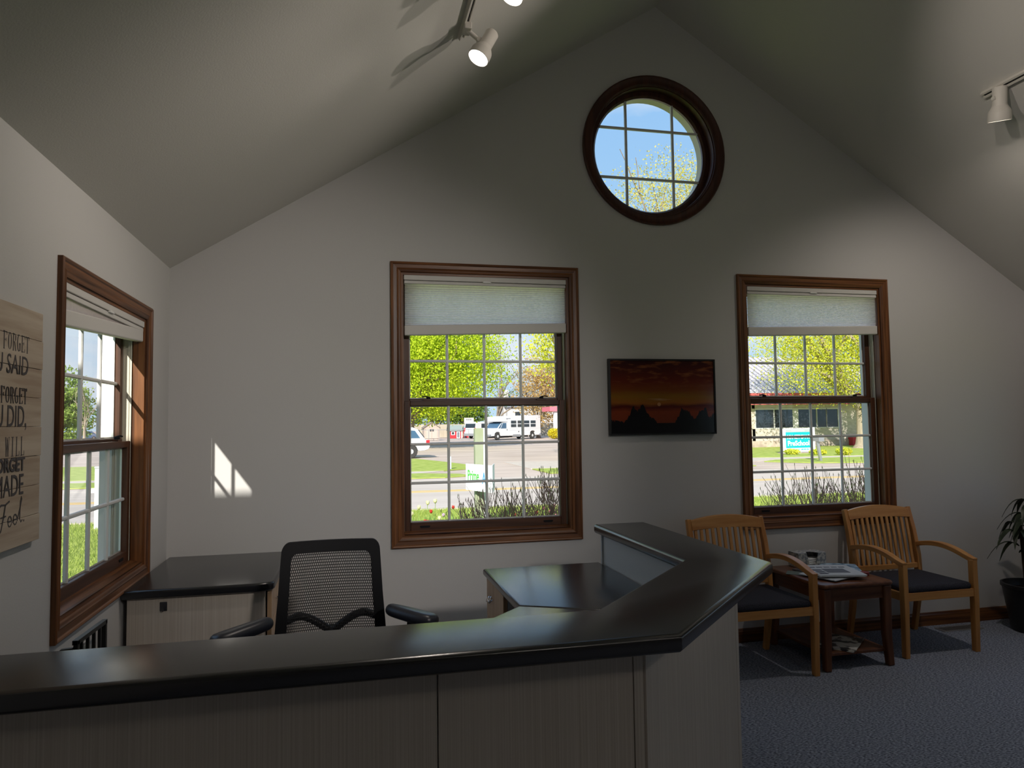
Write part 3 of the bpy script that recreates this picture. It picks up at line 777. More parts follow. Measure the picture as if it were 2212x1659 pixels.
for s in (-1, 1):
    cx_ = s * 0.328
    pad = [(0.043 * math.copysign(abs(math.cos(2 * PI * i / 32)) ** 0.6, math.cos(2 * PI * i / 32)) * (1.0 - 0.22 * math.sin(2 * PI * i / 32)), 0.125 * math.copysign(abs(math.sin(2 * PI * i / 32)) ** 0.7, math.sin(2 * PI * i / 32))) for i in range(32)]
    o = fix(obj('arm_pad', bullnose([(x * 1.12, y) for (x, y) in pad], 0.0, 0.050), PADM, T, smooth=True))
    o.location = (cx_, -0.005 + (0.02 if s > 0 else -0.05), 0.680); o.rotation_euler = (0.10, s * 0.14, (0.85 if s > 0 else -0.95))
    obj('arm_post', MB().sweep([(s * 0.20, 0.02, 0.40), (s * 0.30, 0.02, 0.40), (s * 0.325, 0.02, 0.44), (s * 0.328, 0.015, 0.645)], [0.05, 0.05, 0.045, 0.04], 0.022, up=(0, 1, 0.01)), BLACKP, T, bevel=0.004)

def rrect(a, b, r, n=5):
    P = []
    for (sx_, sy_, t0) in ((1, 1, 0), (-1, 1, PI / 2), (-1, -1, PI), (1, -1, 3 * PI / 2)):
        for i in range(n + 1):
            t = t0 + PI / 2 * i / n; P.append((sx_ * (a - r) + r * math.cos(t), sy_ * (b - r) + r * math.sin(t)))
    return P
# ================================================================== WOODEN ARMCHAIRS
def make_armchair(label):
    T = thing('wooden_armchair', label, 'armchair', (0, 0, 0), 0, 'wooden armchairs along the back wall')
    hw = 0.254
    # rear legs continuing into back posts (curved)
    for s in (-1, 1):
        pts = [(s * hw, -0.045, 0.0), (s * hw, -0.085, 0.20), (s * hw, -0.105, 0.38), (s * (hw - 0.001), -0.10, 0.52), (s * (hw - 0.003), -0.07, 0.68), (s * (hw - 0.006), -0.030, 0.828)]
        obj('back_post', MB().sweep(pts, [0.030] * 6, [0.034, 0.040, 0.046, 0.042, 0.036, 0.030], up=(0, -1, 0)), MAPLE['z'], T, bevel=0.004)
        obj('front_leg', MB().sweep([(s * hw, -0.540, 0.0), (s * hw, -0.545, 0.30), (s * hw, -0.5425, 0.558)], [0.032, 0.034, 0.034], [0.036, 0.042, 0.041], up=(0, -1, 0)), MAPLE['z'], T, bevel=0.004)
        arm = []
        for i in range(15):
            t = i / 14; y = -0.095 - 0.468 * t
            z = 0.586 + 0.030 * math.sin(PI * min(1, t * 1.1)) ** 1.0 - 0.030 * t ** 3
            arm.append((s * (hw + 0.002), y, z))
        obj('armrest', MB().sweep(arm, [0.034 + 0.012 * math.sin(PI * i / 14) for i in range(15)], [0.030] * 14 + [0.026], up=(0, 0, 1)), MAPLE['y'], T, bevel=0.004)
        obj('side_apron', MB().box(s * hw - 0.012, s * hw + 0.012, -0.525, -0.12, 0.338, 0.386), MAPLE['y'], T, bevel=0.002)
    bx('front_apron', -hw + 0.016, hw - 0.016, -0.560, -0.536, 0.338, 0.386, MAPLE['x'], T, bevel=0.002)
    bx('rear_apron', -hw + 0.014, hw - 0.014, -0.115, -0.092, 0.338, 0.386, MAPLE['x'], T, bevel=0.002)
    # crest rail with arched top
    vs, fs = [], []; k = 13
    for i in range(k):
        u = -1 + 2 * i / (k - 1); x = u * (hw - 0.014)
        zt = 0.822 + 0.028 * (1 - u * u); zb = 0.762 + 0.010 * (1 - u * u)
        yb = -0.040 + 0.012 * (1 - u * u)
        for (dy, z) in ((-0.012 - 0.017, zb), (0.010 - 0.017, zb), (0.010, zt), (-0.012, zt)):
            vs.append((x, yb + dy, z))
    for i in range(k - 1):
        for j in range(4):
            fs.append((i * 4 + j, i * 4 + (j + 1) % 4, (i + 1) * 4 + (j + 1) % 4, (i + 1) * 4 + j))
    fs += [(3, 2, 1, 0), tuple(range(4 * (k - 1), 4 * k))]
    fix(obj('crest_rail', MB().add(vs, fs), MAPLE['x'], T, bevel=0.003))
    bx('lower_back_rail', -hw + 0.014, hw - 0.014, -0.118, -0.094, 0.430, 0.462, MAPLE['x'], T, bevel=0.002)
    sl = MB().sweep([(0, -0.106, 0.455), (0, -0.092, 0.54), (0, -0.078, 0.64), (0, -0.052, 0.775)], 0.020, 0.011, up=(0, -1, 0)).mesh('slat'); sl.materials.append(MAPLE['z'])
    for i in range(12):
        obj('slat', sl, None, T, loc=(-0.213 + 0.426 * i / 11, 0, 0), bevel=0.002)
    cp = [(x, y - 0.337) for (x, y) in rrect(0.236, 0.222, 0.028)]
    o = fix(obj('seat_cushion', bullnose(cp, 0.425, 0.048), SEATF, T, smooth=True))
    bx('seat_frame', -hw + 0.012, hw - 0.012, -0.53, -0.118, 0.352, 0.380, MAPLE['x'], T)
    return T
CH = make_armchair('maple slat back armchair beside the potted plant')
CH.location = (4.488, -0.004, 0)
c2 = copy_tree(CH); c2.location = (3.280, -0.118, 0)
c2['label'] = 'maple slat back armchair half hidden behind the counter'

# ================================================================== SIDE TABLE
TX0, TX1, TY0, TY1, TZ = 3.605, 4.085, -0.650, -0.065, 0.492
T = thing('side_table', 'dark cherry side table between the two armchairs', 'side table', ((TX0 + TX1) / 2, (TY0 + TY1) / 2, 0))
hx, hy = (TX1 - TX0) / 2, (TY1 - TY0) / 2
fix(obj('table_top', bullnose(rrect(hx, hy, 0.03), TZ, 0.026), CHERRY['y'], T, smooth=True))
for sx_ in (-1, 1):
    for sy_ in (-1, 1):
        x, y = sx_ * (hx - 0.038), sy_ * (hy - 0.038)
        obj('leg', MB().sweep([(x + sx_ * 0.008, y + sy_ * 0.008, 0), (x, y, 0.18), (x, y, TZ - 0.027)], [0.040, 0.046, 0.052], [0.040, 0.046, 0.052], up=(0, 1, 0)), CHERRY['z'], T, bevel=0.008, seg=3)
    bx('side_apron', sx_ * (hx - 0.036) - 0.009, sx_ * (hx - 0.036) + 0.009, -hy + 0.062, hy - 0.062, TZ - 0.100, TZ - 0.027, CHERRY['y'], T)
for sy_ in (-1, 1):
    bx('end_apron', -hx + 0.062, hx - 0.062, sy_ * (hy - 0.036) - 0.009, sy_ * (hy - 0.036) + 0.009, TZ - 0.100, TZ - 0.027, CHERRY['x'], T)
bx('shelf', -hx + 0.036, hx - 0.036, -hy + 0.036, hy - 0.036, 0.080, 0.098, CHERRY['y'], T, bevel=0.004)

# tissue box with a folded stack of tissues
TB = mat('tissue_box_print', lin('#b9b7b2'), 0.6, 0.3, col2=lin('#7d8186'), scale=(1, 1, 1.0), nscale=55, detail=2, lo=0.45, hi=0.56)
T = thing('tissue_box', 'grey leaf patterned tissue box on the side table', 'tissue box', (3.875, -0.128, TZ), 0.0)
bx('bottom', -0.10, 0.10, -0.055, 0.055, 0.0, 0.004, TB, T)
bx('back_side', -0.10, 0.10, 0.051, 0.055, 0.004, 0.088, TB, T)
bx('end_side', -0.10, -0.096, -0.055, 0.051, 0.004, 0.088, TB, T)
bx('end_side', 0.096, 0.10, -0.055, 0.051, 0.004, 0.088, TB, T)
obj('front_side', MB().prism([(-0.096, 0.004), (0.096, 0.004), (0.096, 0.088), (0.045, 0.088), (0.028, 0.020), (-0.022, 0.020), (-0.040, 0.088), (-0.096, 0.088)], -0.055, -0.051, 'y'), TB, T)
lid = [(-0.10, -0.055), (-0.040, -0.055)] + [(-0.040 + 0.085 * i / 8, -0.055 + 0.050 * math.sin(PI * i / 8) ** 0.6) for i in range(1, 8)] + [(0.045, -0.055), (0.10, -0.055), (0.10, 0.055), (-0.10, 0.055)]
fix(obj('lid', MB().prism(lid, 0.088, 0.091), TB, T))
for i in range(4):
    bx('tissue_sheet', -0.09 + 0.002 * i, 0.09 - 0.002 * i, -0.048 + 0.003 * i, 0.045, 0.005 + 0.012 * i, 0.015 + 0.012 * i, PAPER, T, bevel=0.003)

# newspapers and magazines
def sheet(name, label, cat, loc, rz, w, d, th, m, layers=3, group=None, tilt=0.0):
    T = thing(name, label, cat, loc, rz, group)
    T.rotation_euler = (tilt, 0, rz)
    for i in range(layers):
        o = th / layers; k = 0.004 * (i % 2) + 0.002 * i
        vs, fs = [], []; n = 9
        for j in range(n):
            x = -w / 2 + w * j / (n - 1) + k
            zz = 0.0012 * math.sin(PI * j / (n - 1)) * (i + 1) / layers
            vs += [(x, -d / 2 + k, o * i + zz * 0.5), (x, d / 2 + k, o * i + zz * 0.5), (x, d / 2 + k, o * (i + 0.9) + zz), (x, -d / 2 + k, o * (i + 0.9) + zz)]
        for j in range(n - 1):
            for q in range(4):
                fs.append((j * 4 + q, j * 4 + (q + 1) % 4, (j + 1) * 4 + (q + 1) % 4, (j + 1) * 4 + q))
        fs += [(3, 2, 1, 0), tuple(range(4 * (n - 1), 4 * n))]
        fix(obj('folded_sheet', MB().add(vs, fs), m, T, smooth=True))
    return T
NEWS = mat('newsprint', lin('#b9bec4'), 0.75, 0.15)
PRINTB = mat('blue_print', lin('#4f6f8c'), 0.4, 0.4, col2=lin('#a9c4d6'), nscale=22, detail=3, lo=0.4, hi=0.6)
PRINTD = mat('dark_print', lin('#33363c'), 0.4, 0.4, col2=lin('#7d6a60'), nscale=16, detail=3, lo=0.45, hi=0.65)
PRINTW = mat('white_dark_print', lin('#2b2c30'), 0.35, 0.4, col2=lin('#c9c9c6'), nscale=14, detail=3, lo=0.47, hi=0.53)
GREYINK = mat('grey_newsprint_ink', lin('#6c7079'), 0.8, 0.1)
n1 = sheet('newspaper', 'folded white newspaper on top of the pile on the table', 'newspaper', (3.840, -0.425, TZ + 0.0215), -0.25, 0.27, 0.30, 0.009, NEWS, 4)
bx('photo_print', -0.055, 0.075, -0.075, 0.035, 0.0098, 0.0112, GREYINK, n1)
for i in range(5):
    bx('headline_print', -0.11 + 0.045 * i, -0.075 + 0.045 * i, 0.075, 0.095, 0.0092, 0.0106, GREYINK, n1)
for i in range(3):
    bx('column_print', -0.115, -0.065, -0.11 + 0.05 * i, -0.075 + 0.05 * i, 0.0092, 0.0106, GREYINK, n1)
sheet('magazine', 'blue covered magazine lying behind the newspaper', 'magazine', (3.965, -0.330, TZ + 0.015), -0.5, 0.21, 0.27, 0.005, PRINTB, 2)
sheet('magazine', 'dark covered magazine under the pile by the tissue box', 'magazine', (3.830, -0.335, TZ + 0.003), 0.25, 0.21, 0.27, 0.005, PRINTD, 2)
sheet('newspaper', 'open newspaper sheet beneath the folded newspaper', 'newspaper', (3.790, -0.455, TZ + 0.0095), 0.35, 0.24, 0.24, 0.004, NEWS, 2)
sheet('brochure', 'dull green brochure at the left edge of the table', 'brochure', (3.690, -0.330, TZ + 0.0002), 0.9, 0.11, 0.17, 0.002, mat('green_grey_print', lin('#5c655c'), 0.5, 0.3), 1)
T = thing('lip_balm_tin', 'small dark red tin beside the newspaper', 'tin', (4.020, -0.480, TZ))
RED = mat('dark_red', lin('#7c2f33'), 0.4, 0.4)
obj('tin_body', MB().lathe([(0.024, 0), (0.025, 0.002), (0.025, 0.012)], 24), RED, T, smooth=True)
obj('tin_lid', MB().lathe([(0.0262, 0.010), (0.0262, 0.019), (0.024, 0.021)], 24), RED, T, smooth=True)
sheet('magazine', 'black and white magazine on the lower table shelf', 'magazine', (3.835, -0.470, 0.0985), -0.85, 0.21, 0.29, 0.010, PRINTW, 2)

# floor register
T = thing('floor_vent', 'long metal floor vent by the baseboard under the right armchair', 'floor vent', (5.03, -0.125, 0))
bx('frame', -0.155, 0.155, -0.048, -0.038, 0, 0.006, METALG, T); bx('frame', -0.155, 0.155, 0.038, 0.048, 0, 0.006, METALG, T)
bx('frame', -0.155, -0.145, -0.038, 0.038, 0, 0.006, METALG, T); bx('frame', 0.145, 0.155, -0.038, 0.038, 0, 0.006, METALG, T)
bx('duct_opening', -0.145, 0.145, -0.038, 0.038, 0.0, 0.0015, BLACKM, T)
for i in range(16):
    bx('louver', -0.140 + 0.0175 * i, -0.134 + 0.0175 * i, -0.038, 0.038, 0.0015, 0.0055, METALG, T)

# potted plant at the right edge
T = thing('potted_plant', 'tall dark leaved plant in a black pot in the right corner', 'potted plant', (5.475, -0.300, 0))
obj('pot', MB().lathe([(0.135, 0.0), (0.165, 0.20), (0.178, 0.285), (0.186, 0.290), (0.186, 0.312), (0.174, 0.314), (0.168, 0.285), (0.150, 0.26)], 32), BLACKP, T, smooth=True)
obj('soil', MB().lathe([(0.160, 0.255), (0.164, 0.268), (0.10, 0.274), (0.01, 0.276)], 24), mat('potting_soil', (0.02, 0.014, 0.01), 0.95, 0.05, bump=0.6, nscale=60), T, smooth=True)
LEAFD = mat('dark_leaf', (0.012, 0.022, 0.010), 0.45, 0.4, col2=(0.03, 0.045, 0.018), nscale=12)
BARK = mat('plant_bark', (0.05, 0.035, 0.022), 0.9, 0.1, bump=0.4, nscale=30)
for k, (dx, dy) in enumerate(((0.0, 0.0), (0.03, 0.035), (-0.03, 0.02))):
    obj('stem', MB().tube([(dx, dy, 0.26), (dx * 1.5, dy * 1.5, 0.7), (dx * 2.2, dy * 1.8, 0.92 - 0.10 * k)], [0.013, 0.011, 0.007], 8), BARK, T, smooth=True)
    for i in range(13):
        a = i * 2.4 + k; h = (0.92 - 0.10 * k) - 0.045 * (i % 5) - 0.02
        ln = 0.17 + 0.04 * (i % 3); vs, fs = [], []
        for j in range(8):
            t = j / 7; w_ = 0.020 * math.sin(PI * min(1, 0.08 + 0.92 * t)) + 0.001
            r_ = ln * t * 0.85; zz = h + 0.16 * t - 0.26 * t * t
            px, py = dx * 2 + r_ * math.cos(a), dy * 1.8 + r_ * math.sin(a) * 0.75
            vs += [(px - w_ * math.sin(a), py + w_ * math.cos(a), zz), (px, py, zz - 0.006), (px + w_ * math.sin(a), py - w_ * math.cos(a), zz)]
        for j in range(7):
            fs += [(j * 3, j * 3 + 1, j * 3 + 4, j * 3 + 3), (j * 3 + 1, j * 3 + 2, j * 3 + 5, j * 3 + 4)]
        obj('leaf', MB().add(vs, fs), LEAFD, T, smooth=True)

# ================================================================== SUNSET PICTURE
PX0, PX1, PZ0, PZ1 = 2.575, 3.312, 1.355, 1.841
T = thing('framed_picture', 'dark framed sunset photograph between the two windows', 'picture', ((PX0 + PX1) / 2, 0, (PZ0 + PZ1) / 2))
pw, ph = (PX1 - PX0) / 2, (PZ1 - PZ0) / 2
for k in range(4):
    fix(obj('frame_side', frame_side([(-pw, -ph), (pw, -ph), (pw, ph), (-pw, ph)], [(0, -0.001), (0, -0.030), (0.010, -0.030), (0.010, -0.001)], k), mat('black_frame', (0.008, 0.008, 0.009), 0.35, 0.4), T))
def sunset_mat():
    m = bpy.data.materials.new('sunset_print'); m.use_nodes = True
    t = m.node_tree; l = t.links.new; p = t.nodes['Principled BSDF']
    c = N(t, 'ShaderNodeTexCoord'); s = N(t, 'ShaderNodeSeparateXYZ'); l(c.outputs['Object'], s.inputs['Vector'])
    mr = N(t, 'ShaderNodeMapRange'); mr.inputs['From Min'].default_value = -ph; mr.inputs['From Max'].default_value = ph
    q = N(t, 'ShaderNodeMapping'); q.inputs['Scale'].default_value = (3.5, 1, 16); z = N(t, 'ShaderNodeTexNoise'); z.inputs['Scale'].default_value = 1.3; z.inputs['Detail'].default_value = 6
    l(c.outputs['Object'], q.inputs['Vector']); l(q.outputs['Vector'], z.inputs['Vector'])
    ad = N(t, 'ShaderNodeMath', operation='MULTIPLY_ADD'); ad.inputs[1].default_value = 0.10; ad.inputs[2].default_value = -0.05
    l(z.outputs['Fac'], ad.inputs[0]); l(s.outputs['Z'], mr.inputs['Value'])
    sm = N(t, 'ShaderNodeMath', operation='ADD'); l(mr.outputs['Result'], sm.inputs[0]); l(ad.outputs['Value'], sm.inputs[1])
    r = N(t, 'ShaderNodeValToRGB'); e = r.color_ramp.elements
    e[0].position = 0.14; e[0].color = (0.16, 0.030, 0.012, 1); e[1].position = 0.98; e[1].color = (0.035, 0.010, 0.010, 1)
    for (ps, cl) in ((0.30, (0.20, 0.035, 0.012)), (0.37, (0.07, 0.008, 0.006)), (0.42, (0.26, 0.085, 0.012)), (0.50, (0.22, 0.10, 0.010)), (0.58, (0.17, 0.045, 0.008)), (0.70, (0.12, 0.018, 0.008))):
        n_ = e.new(ps); n_.color = (*cl, 1)
    l(sm.outputs['Value'], r.inputs['Fac'])
    # cloud streaks, upper part
    z2 = N(t, 'ShaderNodeTexNoise'); z2.inputs['Scale'].default_value = 1.6; z2.inputs['Detail'].default_value = 7
    q2 = N(t, 'ShaderNodeMapping'); q2.inputs['Scale'].default_value = (5, 1, 24); l(c.outputs['Object'], q2.inputs['Vector']); l(q2.outputs['Vector'], z2.inputs['Vector'])
    g = N(t, 'ShaderNodeMapRange'); g.inputs['From Min'].default_value = 0.52; g.inputs['From Max'].default_value = 0.66; l(z2.outputs['Fac'], g.inputs['Value'])
    hgt = N(t, 'ShaderNodeMapRange'); hgt.inputs['From Min'].default_value = 0.60; hgt.inputs['From Max'].default_value = 0.75; l(mr.outputs['Result'], hgt.inputs['Value'])
    mu = N(t, 'ShaderNodeMath', operation='MULTIPLY'); l(g.outputs['Result'], mu.inputs[0]); l(hgt.outputs['Result'], mu.inputs[1])
    mxx = N(t, 'ShaderNodeMix', data_type='RGBA'); mxx.inputs['B'].default_value = (0.24, 0.075, 0.025, 1)
    l(mu.outputs['Value'], mxx.inputs['Factor']); l(r.outputs['Color'], mxx.inputs['A']); l(mxx.outputs['Result'], p.inputs['Base Color'])
    p.inputs['Roughness'].default_value = 0.12; p.inputs['Specular IOR Level'].default_value = 0.4
    return m
bx('print', -pw + 0.009, pw - 0.009, -0.024, -0.002, -ph + 0.009, ph - 0.009, sunset_mat(), T)
SIL = mat('silhouette_print', (0.006, 0.006, 0.008), 0.15, 0.4)
hill = [(-pw + 0.01, -ph + 0.01), (pw - 0.01, -ph + 0.01)]
tops = []
for i in range(181):
    u = -1 + 2 * i / 180; x = u * (pw - 0.01)
    h = -ph + 0.075
    for (c_, wd, hh) in ((-0.46, 0.34, 0.165), (-0.40, 0.13, 0.195), (-0.58, 0.10, 0.185), (-0.22, 0.12, 0.11), (-1.0, 0.42, 0.10), (0.42, 0.22, 0.160), (0.36, 0.09, 0.175), (0.76, 0.20, 0.155), (0.82, 0.08, 0.17), (1.0, 0.22, 0.13), (0.6, 0.42, 0.10)):
        d_ = abs(u - c_) / wd
        if d_ < 1:
            h = max(h, -ph + 0.06 + (hh - 0.06) * (1 - d_ ** 1.6) + 0.016 * random.uniform(-1, 1) * (i % 3 == 0))
    tops.append((x, h))
obj('tree_silhouette', MB().prism(hill + tops[::-1], -0.0246, -0.0238, 'y'), SIL, T)
obj('setting_sun', MB().lathe([(0.012, 0), (0.012, 0.0006)], 18, Matrix.Translation((-0.030, -0.0241, -0.048)) @ Matrix.Rotation(PI / 2, 4, 'X')), mat('sun_print', (0.42, 0.20, 0.07), 0.2, 0.4), T)
for (x0, x1, z_, hh) in ((-0.13, 0.07, -0.014, 0.0030), (-0.08, 0.03, -0.021, 0.0025)):
    obj('cloud_streak', MB().prism([(x0, z_), ((x0 + x1) / 2, z_ - hh), (x1, z_ - 0.004), ((x0 + x1) / 2, z_ + hh)], -0.0245, -0.0239, 'y'), mat('streak_print', (0.36, 0.20, 0.08), 0.2, 0.4), T)

# ================================================================== WOODEN WORD SIGN (left wall)
BY1, BY0, BZ0, BZ1 = -1.742, -2.62, 1.100, 1.808
T = thing('plank_sign', 'whitewashed plank sign with stencilled quote on the left wall', 'sign', (0.0, BY1, BZ0))
nb = 8; hb = (BZ1 - BZ0) / nb
edges_z = [0.0, 0.171 - 0.09, 0.171, 0.261, 0.351, 0.440, 0.530, 0.619, BZ1 - BZ0]
for i in range(8):
    bx('plank', 0.003, 0.020 - 0.0007 * ((i * 7) % 3), BY0 - BY1, 0.0 - 0.004 * ((i * 5) % 3) * 0.5, edges_z[i] + 0.0006, edges_z[i + 1] - 0.0006, PINE, T, bevel=0.0012)
for y in (-0.75, -0.12):
    bx('batten', 0.0005, 0.003, y - 0.02, y + 0.02, 0.03, 0.68, PINE, T)
# stencil letters drawn as strokes (x right 0..1, y up 0..1)
GL = {
    'F': ([(0.2, 0, 0.2, 1, 't'), (0.2, 0.97, 0.9, 0.97, 'h'), (0.2, 0.52, 0.7, 0.52, 'h')], [(0.05, 0, 0.4, 0), (0.05, 1, 0.35, 1), (0.9, 0.8, 0.9, 1), (0.7, 0.42, 0.7, 0.62)]),
    'T': ([(0.5, 0, 0.5, 0.94, 't'), (0.05, 0.97, 0.95, 0.97, 'h')], [(0.3, 0, 0.7, 0), (0.05, 0.8, 0.05, 1), (0.95, 0.8, 0.95, 1)]),
    'E': ([(0.2, 0, 0.2, 1, 't'), (0.2, 0.97, 0.9, 0.97, 'h'), (0.2, 0.52, 0.7, 0.52, 'h'), (0.2, 0.03, 0.95, 0.03, 'h')], [(0.05, 0, 0.4, 0), (0.9, 0.8, 0.9, 1), (0.7, 0.42, 0.7, 0.62), (0.95, 0, 0.95, 0.2)]),
    'L': ([(0.25, 0, 0.25, 1, 't'), (0.25, 0.03, 0.95, 0.03, 'h')], [(0.05, 0, 0.45, 0), (0.05, 1, 0.45, 1), (0.95, 0, 0.95, 0.25)]),
    'I': ([(0.5, 0, 0.5, 1, 't')], [(0.2, 0, 0.8, 0), (0.2, 1, 0.8, 1)]),
    'W': ([(0.08, 1, 0.28, 0, 't'), (0.28, 0, 0.5, 0.9, 'h'), (0.5, 0.9, 0.70, 0, 't'), (0.70, 0, 0.92, 1, 'h')], [(-0.02, 1, 0.2, 1), (0.38, 0.95, 0.6, 0.95), (0.8, 1, 1.02, 1)]),
    'R': ([(0.2, 0, 0.2, 1, 't'), (0.2, 0.97, 0.6, 0.97, 'h'), (0.6, 0.97, 0.8, 0.85, 'h'), (0.8, 0.88, 0.8, 0.62, 't'), (0.8, 0.62, 0.55, 0.5, 'h'), (0.2, 0.5, 0.55, 0.5, 'h'), (0.55, 0.5, 0.9, 0, 't')], [(0.05, 0, 0.38, 0), (0.78, 0, 1.0, 0)]),
    'O': ([], []), 'G': ([], []), 'P': ([(0.2, 0, 0.2, 1, 't'), (0.2, 0.97, 0.6, 0.97, 'h'), (0.82, 0.9, 0.82, 0.55, 't'), (0.2, 0.47, 0.6, 0.47, 'h')], [(0.05, 0, 0.4, 0)]),
}
def arc(cx, cy, rx, ry, a0, a1, n=9):
    return [(cx + rx * math.cos(math.radians(a0 + (a1 - a0) * i / n)), cy + ry * math.sin(math.radians(a0 + (a1 - a0) * i / n))) for i in range(n + 1)]
CURVES = {'O': [arc(0.5, 0.5, 0.40, 0.48, 100, 260), arc(0.5, 0.5, 0.40, 0.48, -80, 80)],
          'G': [arc(0.52, 0.5, 0.42, 0.48, 70, 300), [(0.82, 0.05), (0.82, 0.45)], [(0.62, 0.45), (0.98, 0.45)]]}
def ribbon(m, pts, w, place, t0, t1):
    pts = [Vector((p[0], p[1])) for p in pts]; k = len(pts)
    A, B = [], []
    for i in range(k):
        d = (pts[min(i + 1, k - 1)] - pts[max(i - 1, 0)]); d.normalize(); nn = Vector((-d.y, d.x))
        ww = w[i] if isinstance(w, list) else w
        A.append(pts[i] + nn * ww / 2); B.append(pts[i] - nn * ww / 2)
    vs = [place(q, t0) for q in A] + [place(q, t0) for q in B] + [place(q, t1) for q in A] + [place(q, t1) for q in B]
    fs = []
    for i in range(k - 1):
        fs += [(i, i + 1, k + i + 1, k + i), (2 * k + i, 3 * k + i, 3 * k + i + 1, 2 * k + i + 1), (i, 2 * k + i, 2 * k + i + 1, i + 1), (k + i, k + i + 1, 3 * k + i + 1, 3 * k + i)]
    fs += [(0, k, 3 * k, 2 * k), (k - 1, 3 * k - 1, 4 * k - 1, 2 * k - 1)]
    m.add(vs, fs)
def serif_line(txt, yend, z0, h, adv):
    """condensed serif stencil capitals ending at y = yend, one mesh per letter"""
    n = len(txt); x = yend - adv * n
    for ch in txt:
        if ch != ' ':
            m = MB(); w = adv * 0.80; th, hh = 0.0046, 0.0016
            pl = lambda q, t, x=x: (t, x + q.x, z0 + q.y)
            st, se = GL[ch]
            for (a, b, c, d, kd) in st:
                ribbon(m, [(a * w, b * h), (c * w, d * h)], th if kd == 't' else hh, pl, 0.0180, 0.0206)
            for (a, b, c, d) in se:
                ribbon(m, [(a * w, b * h), (c * w, d * h)], 0.0017, pl, 0.0180, 0.0205)
            for cv in CURVES.get(ch, []):
                k = len(cv); ws = [0.0014 + 0.0034 * math.sin(PI * i / (k - 1)) if k > 2 else 0.005 for i in range(k)]
                ribbon(m, [(p[0] * w, p[1] * h) for p in cv], ws, pl, 0.0180, 0.0206)
            fix(obj('letter', m, INK, T))
        x += adv
def sans_line(txt, yend, zc, size, sx, bold=0.0):
    me = text_mesh(txt, size, 0.0010, sx, 0, bold, 'RIGHT')
    # text x -> +y, text y -> +z, facing +x
    me.transform(Matrix(((0, 0, 1, 0), (1, 0, 0, 0), (0, 1, 0, 0), (0, 0, 0, 1))))
    obj('lettering', me, INK, T, loc=(0.0196, yend, zc))
Y0 = lambda y: y - BY1
Z0 = lambda z: z - BZ0
serif_line('WILL FORGET', Y0(-1.842), Z0(1.672), 0.050, 0.0288)
sans_line('YOU SAID', Y0(-1.846), Z0(1.629), 0.080, 0.86, 0.0)
serif_line('WILL FORGET', Y0(-1.848), Z0(1.519), 0.047, 0.0288)
sans_line('YOU DID,', Y0(-1.852), Z0(1.478), 0.090, 0.74, 0.0)
serif_line('PEOPLE WILL', Y0(-1.858), Z0(1.366), 0.055, 0.0325)
sans_line('FORGET', Y0(-1.858), Z0(1.339), 0.055, 1.0, 0.0015)
sans_line('YOU MADE', Y0(-1.862), Z0(1.278), 0.088, 0.78, 0.0)
# script word
m = MB()
pl = lambda q, t: (t, Y0(-2.022) + q.x, Z0(1.160) + q.y)
for (cv, w0) in (([(0.0, 0.062), (0.02, 0.072), (0.045, 0.070), (0.07, 0.078)], 0.005), ([(0.045, 0.070), (0.035, 0.035), (0.020, 0.0), (0.004, -0.012), (-0.004, -0.004)], 0.006), ([(0.018, 0.036), (0.05, 0.038)], 0.004),
           ([(0.062, 0.020)] + arc(0.074, 0.020, 0.012, 0.015, 0, 330), 0.004), ([(0.098, 0.022)] + arc(0.108, 0.022, 0.012, 0.015, 0, 330), 0.004),
           ([(0.086, 0.014), (0.100, 0.022)], 0.003), ([(0.121, 0.016), (0.138, 0.05), (0.150, 0.078), (0.147, 0.085), (0.141, 0.07), (0.138, 0.02), (0.146, 0.010), (0.156, 0.016)], 0.004), ([(0.164, 0.012), (0.168, 0.012)], 0.006)):
    ribbon(m, cv, w0, pl, 0.0180, 0.0206)
fix(obj('script_lettering', m, INK, T))

# ================================================================== THINGS ON THE FRONT WORKTOP
T = thing('file_rack', 'black slotted desk file rack peeking over the counter', 'file rack', (0.250, -2.115, WZ))
RH, RL = 0.138, 0.245
for dx in (0.0,):
    fr = obj('side_frame', MB().box(dx - 0.006, dx + 0.006, 0.0, 0.016, 0.0, RH), BLACKP, T, bevel=0.002)
    bx('upright', dx - 0.006, dx + 0.006, RL - 0.016, RL, 0.0, RH - 0.006, BLACKP, fr, bevel=0.002)
    obj('top_bar', MB().hexa([(dx - 0.008, 0, RH - 0.012), (dx + 0.006, 0, RH - 0.012), (dx + 0.006, RL, RH - 0.018), (dx - 0.008, RL, RH - 0.018)], [(dx - 0.008, 0, RH), (dx + 0.006, 0, RH), (dx + 0.006, RL, RH - 0.006), (dx - 0.008, RL, RH - 0.006)]), BLACKP, fr)
    bx('bottom_bar', dx - 0.006, dx + 0.006, 0.016, RL - 0.016, 0.030, 0.044, BLACKP, fr)
    for i in range(4):
        y = 0.045 + 0.050 * i
        bx('bar', dx - 0.004, dx + 0.004, y - 0.004, y + 0.004, 0.044, RH - 0.015, BLACKP, fr)
bx('base', -0.075, 0.0055, 0.002, RL - 0.002, 0.0, 0.012, BLACKP, T)
obj('front_wedge', MB().prism([(-0.075, 0.0), (-0.006, 0.0), (-0.006, 0.120), (-0.035, 0.118), (-0.075, 0.070)], -0.006, 0.006, 'y'), BLACKP, T)
for i in range(3):
    tag(bx('paper_file', 0.188 + 0.020 * i, 0.190 + 0.020 * i, -2.095, -1.885, WZ + 0.0125, WZ + 0.075 + 0.006 * i, PAPER), '%s white paper file standing in the black rack' % ['first', 'second', 'third'][i], 'paper', 'papers in the file rack')
T = thing('desktop_printer', 'dark grey desktop printer top at the left end of the counter', 'printer', (0.02, -2.40, WZ))
